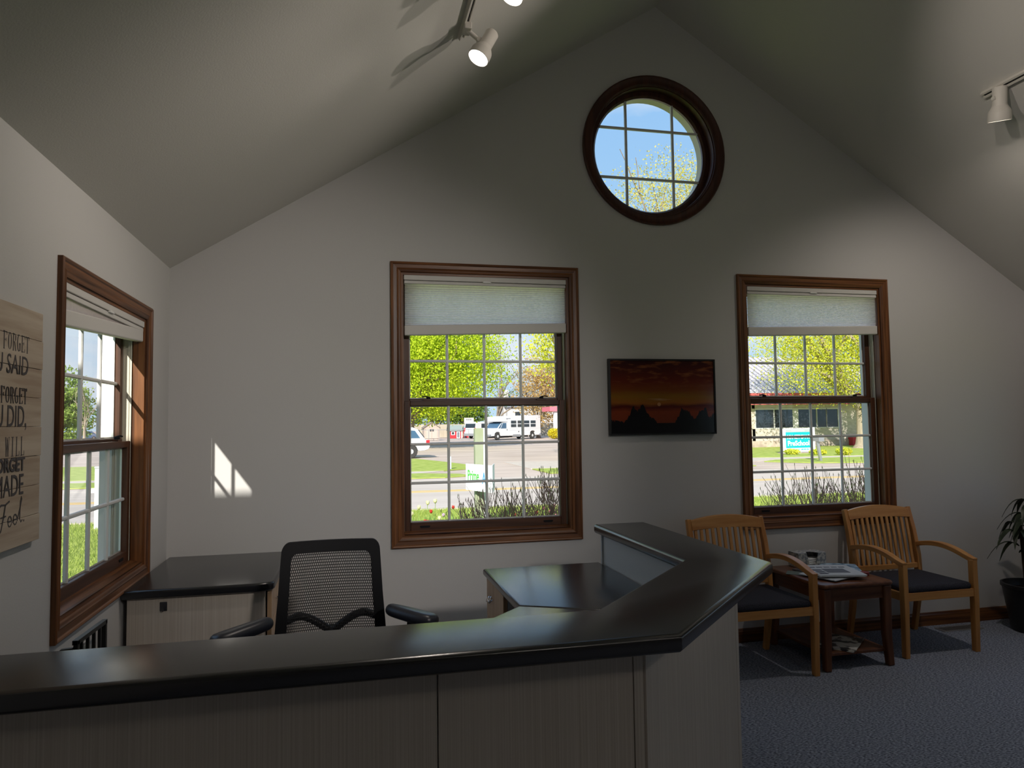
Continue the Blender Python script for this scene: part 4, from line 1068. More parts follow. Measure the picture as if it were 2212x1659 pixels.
PRN = mat('printer_grey', (0.05, 0.052, 0.056), 0.4, 0.4)
bx('body', 0.0, 0.152, 0.0, 0.335, 0.0, 0.082, PRN, T, bevel=0.008)
bx('scanner_lid', 0.0, 0.155, 0.0, 0.345, 0.084, 0.100, PRN, T, bevel=0.005)
bx('paper_tray', 0.02, 0.13, 0.34, 0.38, 0.012, 0.022, BLACKP, T)

# ================================================================== OUTDOORS
GZ = -0.35
ASPH = mat('sunbleached_asphalt', (0.42, 0.335, 0.28), 0.95, 0.1, col2=(0.58, 0.475, 0.40), scale=(0.25, 1, 1), nscale=1.1, detail=6, lo=0.3, hi=0.7)
ROAD = mat('concrete_road', (0.49, 0.42, 0.36), 0.95, 0.1, col2=(0.56, 0.485, 0.42), scale=(0.15, 1.6, 1), nscale=1.2, detail=5)
WALK = mat('sidewalk_concrete', (0.50, 0.43, 0.37), 0.95, 0.1, col2=(0.56, 0.49, 0.42), nscale=3)
GRASS = mat('lawn_grass', (0.24, 0.32, 0.055), 0.95, 0.05, col2=(0.42, 0.47, 0.13), nscale=3.2, detail=8, bump=0.6, bscale=30, lo=0.3, hi=0.72)
BLADE = mat('grass_blades', (0.28, 0.38, 0.06), 0.8, 0.1, col2=(0.52, 0.58, 0.17), nscale=9, transl=0.4)
YEL = mat('yellow_road_paint', (0.62, 0.40, 0.10), 0.9, 0.1)
struct(obj('ground', MB().add([(-400, -60, GZ - 0.02), (400, -60, GZ - 0.02), (400, 500, GZ - 0.02), (-400, 500, GZ - 0.02)], [(0, 1, 2, 3)]), ASPH))
def patch(name, poly, z, m, th=0.03):
    return struct(fix(obj(name, MB().prism(poly, z - th, z), m)))
patch('front_lawn', [(-60, -30), (60, -30), (60, 10.9), (-60, 10.9)], GZ, GRASS)
patch('road', [(-150, 10.95), (150, 10.95), (150, 18.4), (-150, 18.4)], GZ + 0.003, ROAD)
for (a, b) in ((14.75, 14.87), (15.05, 15.17)):
    patch('center_line', [(-150, a), (150, a), (150, b), (-150, b)], GZ + 0.008, YEL, 0.006)
patch('curb_near', [(-60, 10.75), (60, 10.75), (60, 10.95), (-60, 10.95)], GZ + 0.03, WALK, 0.06)
patch('gutter_far', [(-150, 18.4), (150, 18.4), (150, 19.0), (-150, 19.0)], GZ + 0.006, WALK)
def bez(pts):
    return pts
patch('far_lawn', [(-14, 23.3), (4.6, 23.2), (5.6, 23.9), (6.15, 25.2), (6.1, 26.8), (5.5, 29.5), (4.5, 33.2), (-14, 33.2)], GZ + 0.02, GRASS)
patch('verge', [(-14, 19.9), (4.2, 19.75), (5.2, 20.3), (4.9, 21.2), (3.6, 22.0), (-14, 22.0)], GZ + 0.018, GRASS)
patch('sidewalk', [(-60, 22.05), (3.6, 22.05), (4.6, 23.15), (-60, 23.25)], GZ + 0.012, WALK)
patch('preschool_lawn', [(17.0, 27.6), (19.0, 26.6), (22.0, 26.0), (60, 25.6), (60, 40), (20, 40)], GZ + 0.02, GRASS)
patch('right_verge', [(18.4, 23.3), (19.6, 21.6), (22.5, 20.7), (60, 20.4), (60, 24.6), (22.5, 24.7), (19.5, 24.2)], GZ + 0.018, GRASS)
patch('verge_tip', [(8, 20.2), (14.6, 20.5), (16.6, 21.0), (16.3, 21.8), (14.0, 22.5), (8, 22.8)], GZ + 0.018, GRASS)
patch('right_sidewalk', [(8, 23.0), (17.5, 23.2), (19.5, 24.35), (60, 24.75), (60, 25.5), (21, 25.9), (16, 27.5), (8, 28)], GZ + 0.012, WALK)
patch('left_far_lawn', [(-26, 36), (-15, 35), (-16, 40), (-28, 42)], GZ + 0.02, GRASS)

def tri_cloud(name, P, Q, R_, m, parent=None):
    """many single triangles in one mesh (numpy arrays n x 3)"""
    n = len(P); me = bpy.data.meshes.new(name)
    co = np.stack([P, Q, R_], 1).reshape(-1, 3).astype(np.float32)
    me.vertices.add(3 * n); me.vertices.foreach_set('co', co.ravel())
    me.loops.add(3 * n); me.loops.foreach_set('vertex_index', np.arange(3 * n, dtype=np.int32))
    me.polygons.add(n); me.polygons.foreach_set('loop_start', np.arange(0, 3 * n, 3, dtype=np.int32))
    me.update(calc_edges=True); me.validate()
    return obj(name, me, m, parent)
def quad_cloud(name, C, U, V, m, parent=None):
    n = len(C); me = bpy.data.meshes.new(name)
    co = np.stack([C - U - V * 0.4, C + U * 0.15 - V, C + U + V * 0.3, C - U * 0.1 + V], 1).reshape(-1, 3).astype(np.float32)
    me.vertices.add(4 * n); me.vertices.foreach_set('co', co.ravel())
    me.loops.add(4 * n); me.loops.foreach_set('vertex_index', np.arange(4 * n, dtype=np.int32))
    me.polygons.add(n); me.polygons.foreach_set('loop_start', np.arange(0, 4 * n, 4, dtype=np.int32))
    me.update(calc_edges=True); me.validate()
    return obj(name, me, m, parent)
def blades(name, x0, x1, y0, y1, n, h, w, label):
    P = np.stack([rng.uniform(x0, x1, n), rng.uniform(y0, y1, n), np.full(n, GZ)], 1)
    a = rng.uniform(0, 2 * PI, n); d = np.stack([np.cos(a), np.sin(a), np.zeros(n)], 1) * w
    hh = h * rng.uniform(0.5, 1.2, n); tip = P + np.stack([rng.normal(0, 0.35, n) * hh, rng.normal(0, 0.35, n) * hh, hh], 1)
    o = tri_cloud(name, P - d, P + d, tip, BLADE); stuff(o); o['label'] = label; o['category'] = 'grass'
    return o
blades('grass_blades', -6.0, -0.6, 2.5, 10.7, 42000, 0.075, 0.007, 'bright green grass blades outside the left wall window')
blades('grass_blades', 1.5, 5.2, 8.0, 10.7, 16000, 0.07, 0.007, 'green grass blades at the kerb beyond the tulips')
blades('grass_blades', 8.5, 14.5, 6.5, 10.7, 20000, 0.07, 0.008, 'green grass blades by the road outside the right window')

# ---- trees
def leafmat(name, a, b):
    return mat(name, a, 0.7, 0.15, col2=b, nscale=1.7, detail=5, transl=0.45, lo=0.3, hi=0.7)
MAPLEL = leafmat('spring_maple_leaves', (0.38, 0.54, 0.02), (0.64, 0.72, 0.05))
YELL = leafmat('yellow_spring_leaves', (0.50, 0.58, 0.04), (0.74, 0.70, 0.08))
DEEPL = leafmat('mid_green_leaves', (0.10, 0.20, 0.03), (0.26, 0.36, 0.06))
REDL = leafmat('russet_spring_leaves', (0.50, 0.30, 0.12), (0.60, 0.46, 0.16))
BARKT = mat('tree_bark', (0.16, 0.125, 0.095), 0.95, 0.1, col2=(0.28, 0.225, 0.165), scale=(6, 6, 1), nscale=2, bump=0.5)
BARKP = mat('pale_bark', (0.30, 0.25, 0.19), 0.95, 0.1, col2=(0.42, 0.35, 0.26), scale=(6, 6, 1), nscale=2)
def limb(m, p, d, ln, r, depth, sp=0.5, n=6):
    pts = [p]; rs = [r]; d = d.normalized(); q = p.copy()
    for i in range(3):
        d = (d + Vector((random.gauss(0, 0.13), random.gauss(0, 0.13), random.gauss(0.04, 0.08)))).normalized()
        q = q + d * ln / 3; pts.append(q.copy()); rs.append(r * (1 - 0.17 * (i + 1)))
    m.tube(pts, rs, n, cap=False)
    ends = [q]
    if depth > 0:
        for i in range(3 if depth > 1 else 2):
            b = pts[random.choice((1, 2, 3))]
            dd = (d + Vector((random.gauss(0, sp), random.gauss(0, sp), random.gauss(0.12, sp * 0.6)))).normalized()
            ends += limb(m, b, dd, ln * random.uniform(0.55, 0.8), r * 0.5, depth - 1, sp, max(3, n - 1))
    return ends
def tree(name, label, base, trunk_h, trunk_r, cc, cr, nleaf, lsize, lm, bm=BARKT, group=None, holes=0.0, lean=(0, 0, 1)):
    T = thing(name, label, 'tree', base, 0, group)
    m = MB(); tp = Vector((lean[0] * trunk_h, lean[1] * trunk_h, trunk_h))
    m.lathe([(trunk_r * 1.7, -0.05), (trunk_r * 1.2, 0.25), (trunk_r, 0.8), (trunk_r * 0.9, trunk_h)], 14)
    obj('trunk', m, bm, T, smooth=True)
    c = Vector(cc) - Vector(base); m = MB()
    ends = []
    for i in range(7):
        a = 2 * PI * i / 7 + random.uniform(-0.3, 0.3)
        tgt = c + Vector((math.cos(a) * cr[0] * 0.55, math.sin(a) * cr[1] * 0.55, random.uniform(-0.35, 0.5) * cr[2]))
        p = Vector((0, 0, trunk_h * random.uniform(0.82, 1.0))); v = tgt - p
        ends += limb(m, p, v, v.length * 0.8, trunk_r * 0.5, 2, 0.5)
    obj('branches', m, bm, T)
    if nleaf:
        nc = max(40, nleaf // 45)
        u = rng.normal(size=(nc, 3)); u /= np.linalg.norm(u, axis=1)[:, None]
        u *= (rng.uniform(0.0, 1, nc) ** (1 / 2.2))[:, None]
        K = u * np.array(cr) + np.array(c)
        idx = rng.integers(0, nc, nleaf); s = 0.16 * min(cr)
        C = K[idx] + rng.normal(size=(nleaf, 3)) * s * np.array([1, 1, 0.55])
        U = rng.normal(size=(nleaf, 3)); U /= np.linalg.norm(U, axis=1)[:, None]
        V = np.cross(U, rng.normal(size=(nleaf, 3))); V /= np.linalg.norm(V, axis=1)[:, None]
        sz = lsize * rng.uniform(0.6, 1.3, nleaf)[:, None]
        o = quad_cloud('leaves', C, U * sz, V * sz * 0.75, lm, T); stuff(o)
    return T
TG = 'trees seen through the windows'
tree('maple_tree', 'large bright green maple filling the left of the middle window', (5.6, 49, GZ), 2.2, 0.30, (6.6, 49, 6.6), (5.7, 4.8, 5.0), 80000, 0.080, MAPLEL, group=TG)
tree('bare_tree', 'thin bare branched tree rising behind the white bus', (19.0, 82, GZ), 2.4, 0.22, (20.2, 82, 7.2), (2.6, 2.2, 4.6), 700, 0.09, DEEPL, group=TG)
tree('russet_tree', 'russet leaved tree right of the white bus', (23.2, 78, GZ), 1.4, 0.20, (24.0, 78, 5.2), (3.4, 3.2, 4.6), 9000, 0.10, REDL, group=TG)
tree('maple_tree', 'yellow green maple branch tips at the right of the middle window', (13.4, 31, GZ), 2.6, 0.24, (13.2, 31, 5.9), (2.9, 2.6, 3.0), 16000, 0.065, YELL, group=TG)
tree('maple_tree', 'yellow green maple with a thick trunk before the preschool', (31.35, 33, GZ), 2.3, 0.46, (29.6, 32.6, 5.9), (5.4, 3.6, 3.6), 36000, 0.052, YELL, BARKP, group=TG)
tree('maple_tree', 'tall pale tree whose top shows in the round window', (14.2, 22.5, GZ), 5.2, 0.24, (14.6, 22.5, 8.7), (4.0, 2.6, 3.8), 26000, 0.042, leafmat('pale_gold_leaves', (0.50, 0.50, 0.10), (0.66, 0.56, 0.22)), group=TG)
tree('columnar_tree', 'upright light green tree seen through the left wall window', (-35.5, 100, GZ), 1.5, 0.25, (-35.0, 100, 4.2), (3.3, 3.0, 5.2), 9000, 0.17, leafmat('pale_green_leaves', (0.24, 0.36, 0.06), (0.42, 0.52, 0.14)), group=TG)
tree('bare_tree', 'bare leaning tree beside the green one through the left window', (-31.8, 98, GZ), 1.6, 0.18, (-31.6, 98, 4.0), (1.3, 1.2, 3.4), 300, 0.1, DEEPL, BARKP, group=TG)
for i, (x, y, s, lb) in enumerate(((8.5, 96, 1.0, 'leafy green tree behind the small tan shed'), (13.5, 97, 1.1, 'leafy green tree behind the red playhouse'), (17.8, 96, 0.95, 'leafy green tree left of the bare tree trunk'), (3.5, 97, 1.2, 'leafy green tree behind the parked white car'))):
    tree('leafy_tree', lb, (x, y, GZ), 0.9, 0.2, (x, y, 3.2 * s), (3.1 * s, 2.0, 2.9 * s), 9000, 0.12, DEEPL, group=TG)
for i, (x, y, h, lb) in enumerate(((-27.0, 112, 3.0, 'low brown thicket far off through the left window'), (-22.0, 115, 3.4, 'russet bushy tree far off through the left window'))):
    tree('far_thicket', lb, (x, y, GZ), 0.6, 0.15, (x, y, h * 0.55), (3.2, 2.0, h * 0.55), 2200, 0.16, (REDL if i else leafmat('brown_thicket', (0.22, 0.18, 0.10), (0.34, 0.29, 0.17))), group=TG)

# ---- bare shrubs outside the windows
TWIG = mat('purple_brown_twigs', (0.27, 0.14, 0.105), 0.9, 0.1, col2=(0.42, 0.26, 0.20), nscale=6)
BUD = mat('leaf_buds', (0.26, 0.26, 0.08), 0.8, 0.1)
def shrub(label, x, y, w, top, n, seed):
    random.seed(seed)
    T = thing('bare_shrub', label, 'shrub', (x, y, GZ), 0, 'bare twiggy shrubs outside the windows')
    m = MB(); b = MB()
    H = top - GZ
    for i in range(n):
        a = random.uniform(0, 2 * PI); r0 = 0.16 * random.random()
        p = Vector((r0 * math.cos(a), r0 * math.sin(a) * 0.8, 0)); f = random.random()
        tip = Vector((random.uniform(-1, 1) * w * 0.62, random.uniform(-0.5, 0.5) * w * 0.7, H * random.uniform(0.72, 1.02)))
        tip.z *= 1 - 0.22 * abs(tip.x) / (w * 0.62)
        pts = []
        for k in range(6):
            t = k / 5; q = p.lerp(tip, t); q.x += (1 - t) * t * (tip.x) * -0.25; q += Vector((random.gauss(0, 0.017), random.gauss(0, 0.017), 0)); pts.append(q)
        m.tube(pts, [0.0062, 0.0054, 0.0047, 0.0040, 0.0033, 0.0022], 4, cap=False)
        for j in range(9):
            k = random.choice((1, 2, 3, 4)); q = pts[k]; d = (pts[min(5, k + 1)] - q).normalized()
            d = (d + Vector((random.gauss(0, 0.55), random.gauss(0, 0.5), random.gauss(0.05, 0.2)))).normalized(); ln = random.uniform(0.14, 0.34)
            e = q + d * ln * 0.5 + Vector((0, 0, 0.02)); e2 = e + (d + Vector((0, 0, 0.5))).normalized() * ln * 0.5
            if e2.z < H * 1.03:
                m.tube([q, e, e2], [0.0034, 0.0027, 0.0018], 4, cap=False)
                if random.random() < 0.5:
                    b.tube([e2 - Vector((0, 0, 0.012)), e2 + Vector((0, 0, 0.004)), e2 + Vector((0, 0, 0.022))], [0.002, 0.0045, 0.001], 5)
        b.tube([pts[-1] - Vector((0, 0, 0.012)), pts[-1] + Vector((0, 0, 0.006)), pts[-1] + Vector((0, 0, 0.026))], [0.002, 0.0045, 0.001], 5)
    stuff(obj('twigs', m, TWIG, T)); stuff(obj('buds', b, BUD if seed % 2 else TWIG, T))
    return T
shrub('bare shrub at the right edge of the middle window', 3.05, 3.0, 0.85, 1.00, 72, 11)
shrub('bare shrub below the middle of the middle window', 2.55, 3.15, 0.72, 0.86, 50, 12)
shrub('small bare shrub by the yard sign post', 2.22, 2.95, 0.42, 0.76, 14, 13)
shrub('dense bare shrub at the right edge of the right window', 6.85, 3.0, 1.0, 1.02, 80, 15)
shrub('bare shrub below the middle of the right window', 6.22, 3.1, 0.85, 0.92, 54, 17)
shrub('thin bare shrub at the lower left of the right window', 5.72, 3.0, 0.60, 0.66, 16, 19)
random.seed(3)

# ---- tulip bed
PET = {'pale yellow': mat('pale_yellow_petal', (0.80, 0.78, 0.45), 0.6, 0.2, transl=0.3), 'red': mat('red_petal', (0.60, 0.05, 0.03), 0.6, 0.2, transl=0.3), 'pink': mat('pink_petal', (0.72, 0.25, 0.30), 0.6, 0.2, transl=0.3), 'lilac': mat('lilac_petal', (0.66, 0.50, 0.58), 0.6, 0.2, transl=0.3)}
TL = mat('tulip_leaf', (0.22, 0.38, 0.10), 0.6, 0.2, col2=(0.42, 0.56, 0.14), nscale=5, transl=0.35)
def leaf_strip(m, p, a, h, w, bend):
    vs, fs = [], []
    for j in range(5):
        t = j / 4; ww = w * math.sin(PI * (0.12 + 0.86 * t)); r = bend * t * t
        x, y, z = p[0] + r * math.cos(a), p[1] + r * math.sin(a), p[2] + h * t
        vs += [(x - ww * math.sin(a), y + ww * math.cos(a), z), (x + ww * math.sin(a), y - ww * math.cos(a), z)]
    for j in range(4):
        fs.append((2 * j, 2 * j + 1, 2 * j + 3, 2 * j + 2))
    m.add(vs, fs)
def tulip(label, x, y, h, col, big=1.0):
    T = thing('tulip', label, 'tulip', (x, y, GZ), random.uniform(0, 6), 'tulips in the bed outside the middle window')
    obj('stem', MB().tube([(0, 0, 0), (0.01, 0, h * 0.6), (0.0, 0.005, h)], 0.004, 6), TL, T)
    m = MB()
    for k in range(6):
        a = 2 * PI * k / 6; vs = []; r = (0.026 if k % 2 else 0.023) * big
        for (rr, zz, ww) in ((0.15, 0, 0.3), (0.85, 0.018, 0.95), (1.0, 0.036, 1.0), (0.8, 0.062, 0.35)):
            for s in (-1, 1):
                t = a + s * 0.55 * ww; vs.append((r * rr * math.cos(t), r * rr * math.sin(t), h + zz * big))
        m.add(vs, [(0, 1, 3, 2), (2, 3, 5, 4), (4, 5, 7, 6)])
    o = obj('bloom', m, PET[col], T, smooth=True)
    sm = o.modifiers.new('t', 'SOLIDIFY'); sm.thickness = 0.002
    for k in range(2):
        m = MB(); leaf_strip(m, (0, 0, 0), 2.5 * k + 0.4, h * 0.75, 0.018, 0.07); obj('leaf', m, TL, T)
TUL = [(1.93, 6.75, 0.40, 'pale yellow', 'pale yellow tulip at the far lower left of the middle window'), (2.06, 6.95, 0.47, 'pale yellow', 'pale yellow tulip second from the left window edge'),
       (2.20, 7.00, 0.53, 'pale yellow', 'tall pale yellow tulip third from the left window edge'), (2.32, 7.02, 0.55, 'pale yellow', 'tallest pale yellow tulip before the road'),
       (2.10, 6.45, 0.32, 'red', 'low red tulip above the sill at the left'), (2.15, 6.55, 0.30, 'red', 'low red tulip beside another above the sill'), (2.24, 6.90, 0.41, 'red', 'small red tulip among green leaves'),
       (2.60, 7.00, 0.45, 'red', 'red tulip beside the left grille bar'), (2.42, 6.80, 0.36, 'lilac', 'lilac tulip near the window sill'), (2.34, 6.65, 0.33, 'pale yellow', 'low pale yellow tulip by the lilac one'),
       (3.50, 6.60, 0.34, 'red', 'red tulip behind the bare twigs at the centre'), (4.02, 6.80, 0.40, 'pink', 'upper pink tulip behind the right twigs'), (4.10, 6.70, 0.36, 'pink', 'pink tulip low behind the right twigs'),
       (4.22, 6.90, 0.42, 'pink', 'pink tulip behind the twigs nearest the right frame'), (3.85, 6.60, 0.36, 'red', 'dark red tulip behind the right bare shrub'), (4.16, 6.60, 0.30, 'pink', 'lowest pink tulip behind the right shrub')]
for (x, y, h, c_, lb) in TUL:
    tulip(lb, x, y, h, c_, 1.15 if c_ == 'pale yellow' else 1.0)
m = MB()
for i in range(520):
    x = random.uniform(1.8, 4.4)
    leaf_strip(m, (x, random.uniform(6.3, 7.3), GZ), random.uniform(0, 6.28), random.uniform(0.24, 0.42) * (1.12 if 2.65 < x < 3.2 else 0.9), random.uniform(0.008, 0.016), random.uniform(0.03, 0.14))
o = stuff(obj('tulip_bed_foliage', m, TL)); o['label'] = 'dense strap leaves filling the tulip bed'; o['category'] = 'foliage'

# ---- yard sign in front of the middle window
T = thing('yard_sign', 'white two sided yard sign with green and blue lettering on a post', 'sign', (3.16, 7.55, GZ))
WHT = mat('white_board', (0.80, 0.81, 0.82), 0.5, 0.3)
PGREEN = mat('pale_green_post', (0.27, 0.30, 0.16), 0.6, 0.3, col2=(0.34, 0.36, 0.27), scale=(1, 1, 0.8), nscale=2)
bx('post', -0.105, 0.035, -0.02, 0.12, 0.0, 1.715, PGREEN, T, bevel=0.006)
bx('post_corner_trim', 0.035, 0.060, -0.03, 0.13, 0.0, 1.715, WHT, T, bevel=0.004)
def facing(name, p, q, z0a, z0b, z1a, z1b, th, m_, parent):
    p, q = Vector(p), Vector(q); d = (q - p).normalized(); nn = Vector((d.y, -d.x)) * th
    lo = [(p.x, p.y, z0a), (p.x + nn.x, p.y + nn.y, z0a), (q.x + nn.x, q.y + nn.y, z0b), (q.x, q.y, z0b)]
    hi = [(p.x, p.y, z1a), (p.x + nn.x, p.y + nn.y, z1a), (q.x + nn.x, q.y + nn.y, z1b), (q.x, q.y, z1b)]
    return fix(obj(name, MB().hexa(lo, hi), m_, parent))
PA, PB, PC = (-0.24, 0.10), (0.055, -0.62), (0.20, -0.08)
facing('sign_face', PA, PB, 0.69, 0.69, 1.125, 1.125, 0.008, WHT, T)
facing('sign_face', PB, PC, 0.69, 0.69, 1.125, 1.125, 0.008, WHT, T)
ang = math.atan2(PB[1] - PA[1], PB[0] - PA[0])
for (tx, cl, fr, zz, sz) in (('Prime', 'green', 0.30, 0.93, 0.24), ('Ag', 'blue', 0.76, 0.90, 0.26)):
    me = text_mesh(tx, sz, 0.001, 0.62, 0, 0.004); me.transform(UPRIGHT)
    mm = mat('sign_green_ink', (0.08, 0.45, 0.06), 0.6, 0.2) if cl == 'green' else mat('sign_blue_ink', (0.05, 0.28, 0.55), 0.6, 0.2)
    o = obj('lettering', me, mm, T); nx, ny = math.sin(ang), -math.cos(ang)
    o.location = (PA[0] + (PB[0] - PA[0]) * fr + nx * 0.010, PA[1] + (PB[1] - PA[1]) * fr + ny * 0.010, zz); o.rotation_euler = (0, 0, ang)

# ---- mailboxes
T = thing('mailbox', 'white wooden mailbox post on the lawn through the left window', 'mailbox', (-3.34, 9.85, GZ), 0.25)
obj('post', MB().sweep([(0, 0, 0), (0, 0, 1.10)], 0.095, 0.095, up=(0, 1, 0)), WHT, T, bevel=0.005)
obj('cap', MB().prism([(-0.06, 1.10), (0.06, 1.10), (0.05, 1.12), (-0.05, 1.12)], -0.06, 0.06, 'y'), WHT, T)
bx('arm', -0.14, 0.24, -0.035, 0.035, 0.66, 0.74, WHT, T)
obj('box', MB().prism([(0.06, 0.745), (0.24, 0.745), (0.24, 0.90), (0.225, 0.945), (0.19, 0.97), (0.15, 0.975), (0.11, 0.97), (0.075, 0.945), (0.06, 0.90)], -0.16, 0.30, 'y'), mat('mailbox_grey', (0.22, 0.24, 0.23), 0.5, 0.4), T)
obj('brace', MB().sweep([(0.03, 0, 0.46), (0.15, 0, 0.66)], 0.05, 0.05, up=(0, 1, 0)), WHT, T)
T = thing('mailbox', 'grey mailbox on a leaning post before the preschool sign', 'mailbox', (20.62, 22.6, GZ))
obj('post', MB().sweep([(0.03, 0, 0), (-0.10, 0, 0.84)], 0.11, 0.10, up=(0, 1, 0)), METALG, T)
obj('box', MB().prism([(-0.17, 0.84), (0.09, 0.84), (0.09, 1.0), (0.06, 1.05), (-0.04, 1.075), (-0.14, 1.05), (-0.17, 1.0)], -0.2, 0.22, 'y'), METALG, T)
tag(fix(obj('marker_post', MB().prism([(4.90, 23.9), (5.0, 23.9), (5.02, 24.0), (4.90, 24.0)], GZ, 0.16), mat('pale_blue_marker', (0.55, 0.66, 0.74), 0.6, 0.2))), 'small pale blue marker post on the far lawn', 'marker')

# ---- vehicles
WHITEP = mat('white_car_paint', (0.66, 0.66, 0.67), 0.3, 0.5)
TYRE = mat('tyre_rubber', (0.05, 0.048, 0.046), 0.9, 0.1)
HUB = mat('wheel_hub', (0.55, 0.55, 0.55), 0.4, 0.5)
def wheel(T, s, y, r, w=0.22):
    mt = Matrix.Translation((s, y, r)) @ Matrix.Rotation(PI / 2, 4, 'X')
    o = obj('wheel', MB().lathe([(r * 0.60, -w / 2), (r * 0.93, -w / 2), (r, -w * 0.3), (r, w * 0.3), (r * 0.93, w / 2), (r * 0.60, w / 2)], 28, mt), TYRE, T, smooth=True)
    for sg in (-1, 1):
        mh = Matrix.Translation((s, y + sg * (w / 2 - 0.012), r)) @ Matrix.Rotation(PI / 2, 4, 'X')
        obj('hub', MB().lathe([(r * 0.60, -0.012), (r * 0.57, 0.0), (r * 0.25, 0.02), (r * 0.05, 0.022)] if sg < 0 else [(r * 0.05, -0.022), (r * 0.25, -0.02), (r * 0.57, 0.0), (r * 0.60, 0.012)], 24, mh), HUB, o, smooth=True)
def side_prism(T, name, prof, w0, w1, m_, bev=0.04):
    return fix(obj(name, MB().prism(prof, w0, w1, 'y'), m_, T, bevel=bev))
ang = math.atan2(3.45, 4.70)
T = thing('shuttle_bus', 'white shuttle bus parked on the lot, side on', 'bus', (16.80, 70.85, GZ), ang)
# local: x along (front wheel at 0), near side at y = 0, width to +y
side_prism(T, 'cab', [(-0.95, 0.42), (-0.98, 0.85), (-0.85, 1.02), (0.05, 1.22), (0.75, 1.86), (1.9, 1.95), (1.9, 0.42), (0.50, 0.42), (0.42, 0.72), (0.18, 0.86), (-0.18, 0.86), (-0.42, 0.72), (-0.50, 0.42)], 0.05, 2.0, WHITEP)
side_prism(T, 'body', [(1.62, 0.42), (1.62, 1.90), (1.62, 2.45), (1.75, 2.58), (7.15, 2.68), (7.25, 2.6), (7.28, 0.62), (6.9, 0.42), (6.36, 0.42), (6.26, 0.80), (6.02, 0.92), (5.66, 0.92), (5.42, 0.80), (5.34, 0.42)], -0.05, 2.25, WHITEP)
side_prism(T, 'roof_cap', [(0.18, 1.98), (0.22, 2.20), (0.55, 2.46), (1.1, 2.56), (1.70, 2.575), (1.70, 1.92), (0.6, 1.94)], 0.0, 2.2, WHITEP)
obj('windshield', MB().hexa([(0.10, 0.20, 1.27), (0.74, 0.20, 1.84), (0.74, 1.85, 1.84), (0.10, 1.85, 1.27)], [(0.07, 0.20, 1.30), (0.71, 0.20, 1.87), (0.71, 1.85, 1.87), (0.07, 1.85, 1.30)]), mat('blue_glass', (0.05, 0.11, 0.19), 0.08, 0.6), T)
obj('side_windshield', MB().prism([(0.12, 1.27), (0.40, 1.27), (0.74, 1.80), (0.66, 1.83)], 0.035, 0.06, 'y'), MATS['blue_glass'], T)
obj('door_window', MB().prism([(0.50, 1.24), (1.40, 1.24), (1.40, 1.82), (0.86, 1.82)], 0.035, 0.06, 'y'), MATS['blue_glass'], T)
for i, a in enumerate((2.05, 3.18, 4.31, 5.44)):
    fr_ = bx('window_frame', a - 0.03, a + 0.93, -0.064, -0.05, 1.33, 2.10, WHITEP, T)
    bx('window_glass', a, a + 0.90, -0.070, -0.063, 1.36, 1.68, CARGLASS, fr_); bx('window_glass', a, a + 0.90, -0.070, -0.063, 1.75, 2.07, CARGLASS, fr_)
for (a, b) in ((1.05, 1.02), (0.98, 0.95)):
    pass
bx('rub_rail', 1.7, 5.3, -0.062, -0.05, 1.02, 1.05, mat('pale_grey_trim', (0.6, 0.6, 0.62), 0.5, 0.3), T)
bx('rub_rail', 1.7, 7.2, -0.062, -0.05, 1.20, 1.22, MATS['pale_grey_trim'], T)
bx('step', 2.35, 3.60, -0.10, 0.1, 0.30, 0.55, METALG, T); bx('rear_bumper', 6.95, 7.36, 0.0, 2.2, 0.38, 0.60, METALG, T); bx('front_bumper', -1.05, -0.90, 0.1, 1.95, 0.40, 0.62, METALG, T)
bx('fuel_cap', 3.30, 3.42, -0.062, -0.05, 0.80, 0.92, BLACKM, T); bx('door_handle', 1.50, 1.56, 0.03, 0.055, 1.0, 1.18, BLACKM, T)
bx('roof_lettering', 1.30, 2.0, -0.062, -0.05, 2.28, 2.33, GREYINK, T); bx('marker_lamp', 6.95, 7.05, -0.065, -0.05, 2.42, 2.48, BLACKM, T)
bx('chassis', 0.55, 5.3, 0.2, 1.9, 0.26, 0.42, BLACKM, T)
for (s, y) in ((0.0, 0.14), (0.0, 1.88), (5.84, 0.10), (5.84, 2.05)):
    wheel(T, s, y, 0.40)

T = thing('passenger_van', 'white passenger van parked left of the shuttle bus', 'van', (16.15, 80.6, GZ), 0.62)
side_prism(T, 'body', [(0.0, 0.40), (-0.05, 0.9), (0.02, 1.35), (0.14, 1.95), (0.35, 2.02), (3.9, 2.02), (4.7, 1.35), (5.5, 1.15), (5.6, 0.4)], 0.0, 1.95, WHITEP)
bx('side_window', 0.95, 1.9, -0.02, 0.0, 1.28, 1.78, CARGLASS, T); bx('side_window', 2.0, 2.9, -0.02, 0.0, 1.28, 1.78, CARGLASS, T); bx('side_window', 3.0, 3.8, -0.02, 0.0, 1.28, 1.78, CARGLASS, T)
obj('rear_window', MB().hexa([(0.0, 0.15, 1.30), (0.0, 1.80, 1.30), (0.09, 1.80, 1.80), (0.09, 0.15, 1.80)], [(-0.03, 0.15, 1.30), (-0.03, 1.80, 1.30), (0.06, 1.80, 1.80), (0.06, 0.15, 1.80)]), CARGLASS, T)
for y in (0.02, 1.78):
    bx('tail_lamp', -0.08, 0.06, y, y + 0.15, 0.85, 1.30, mat('red_lens', (0.55, 0.02, 0.03), 0.3, 0.5), T)
bx('rear_bumper', -0.18, 0.05, 0.02, 1.93, 0.32, 0.62, METALG, T)
for (s, y) in ((1.0, 0.12), (1.0, 1.83), (4.6, 0.12), (4.6, 1.83)):
    wheel(T, s, y, 0.33)

T = thing('white_suv', 'rear end of a white parked car at the left of the middle window', 'car', (4.33, 34.2, GZ), PI)
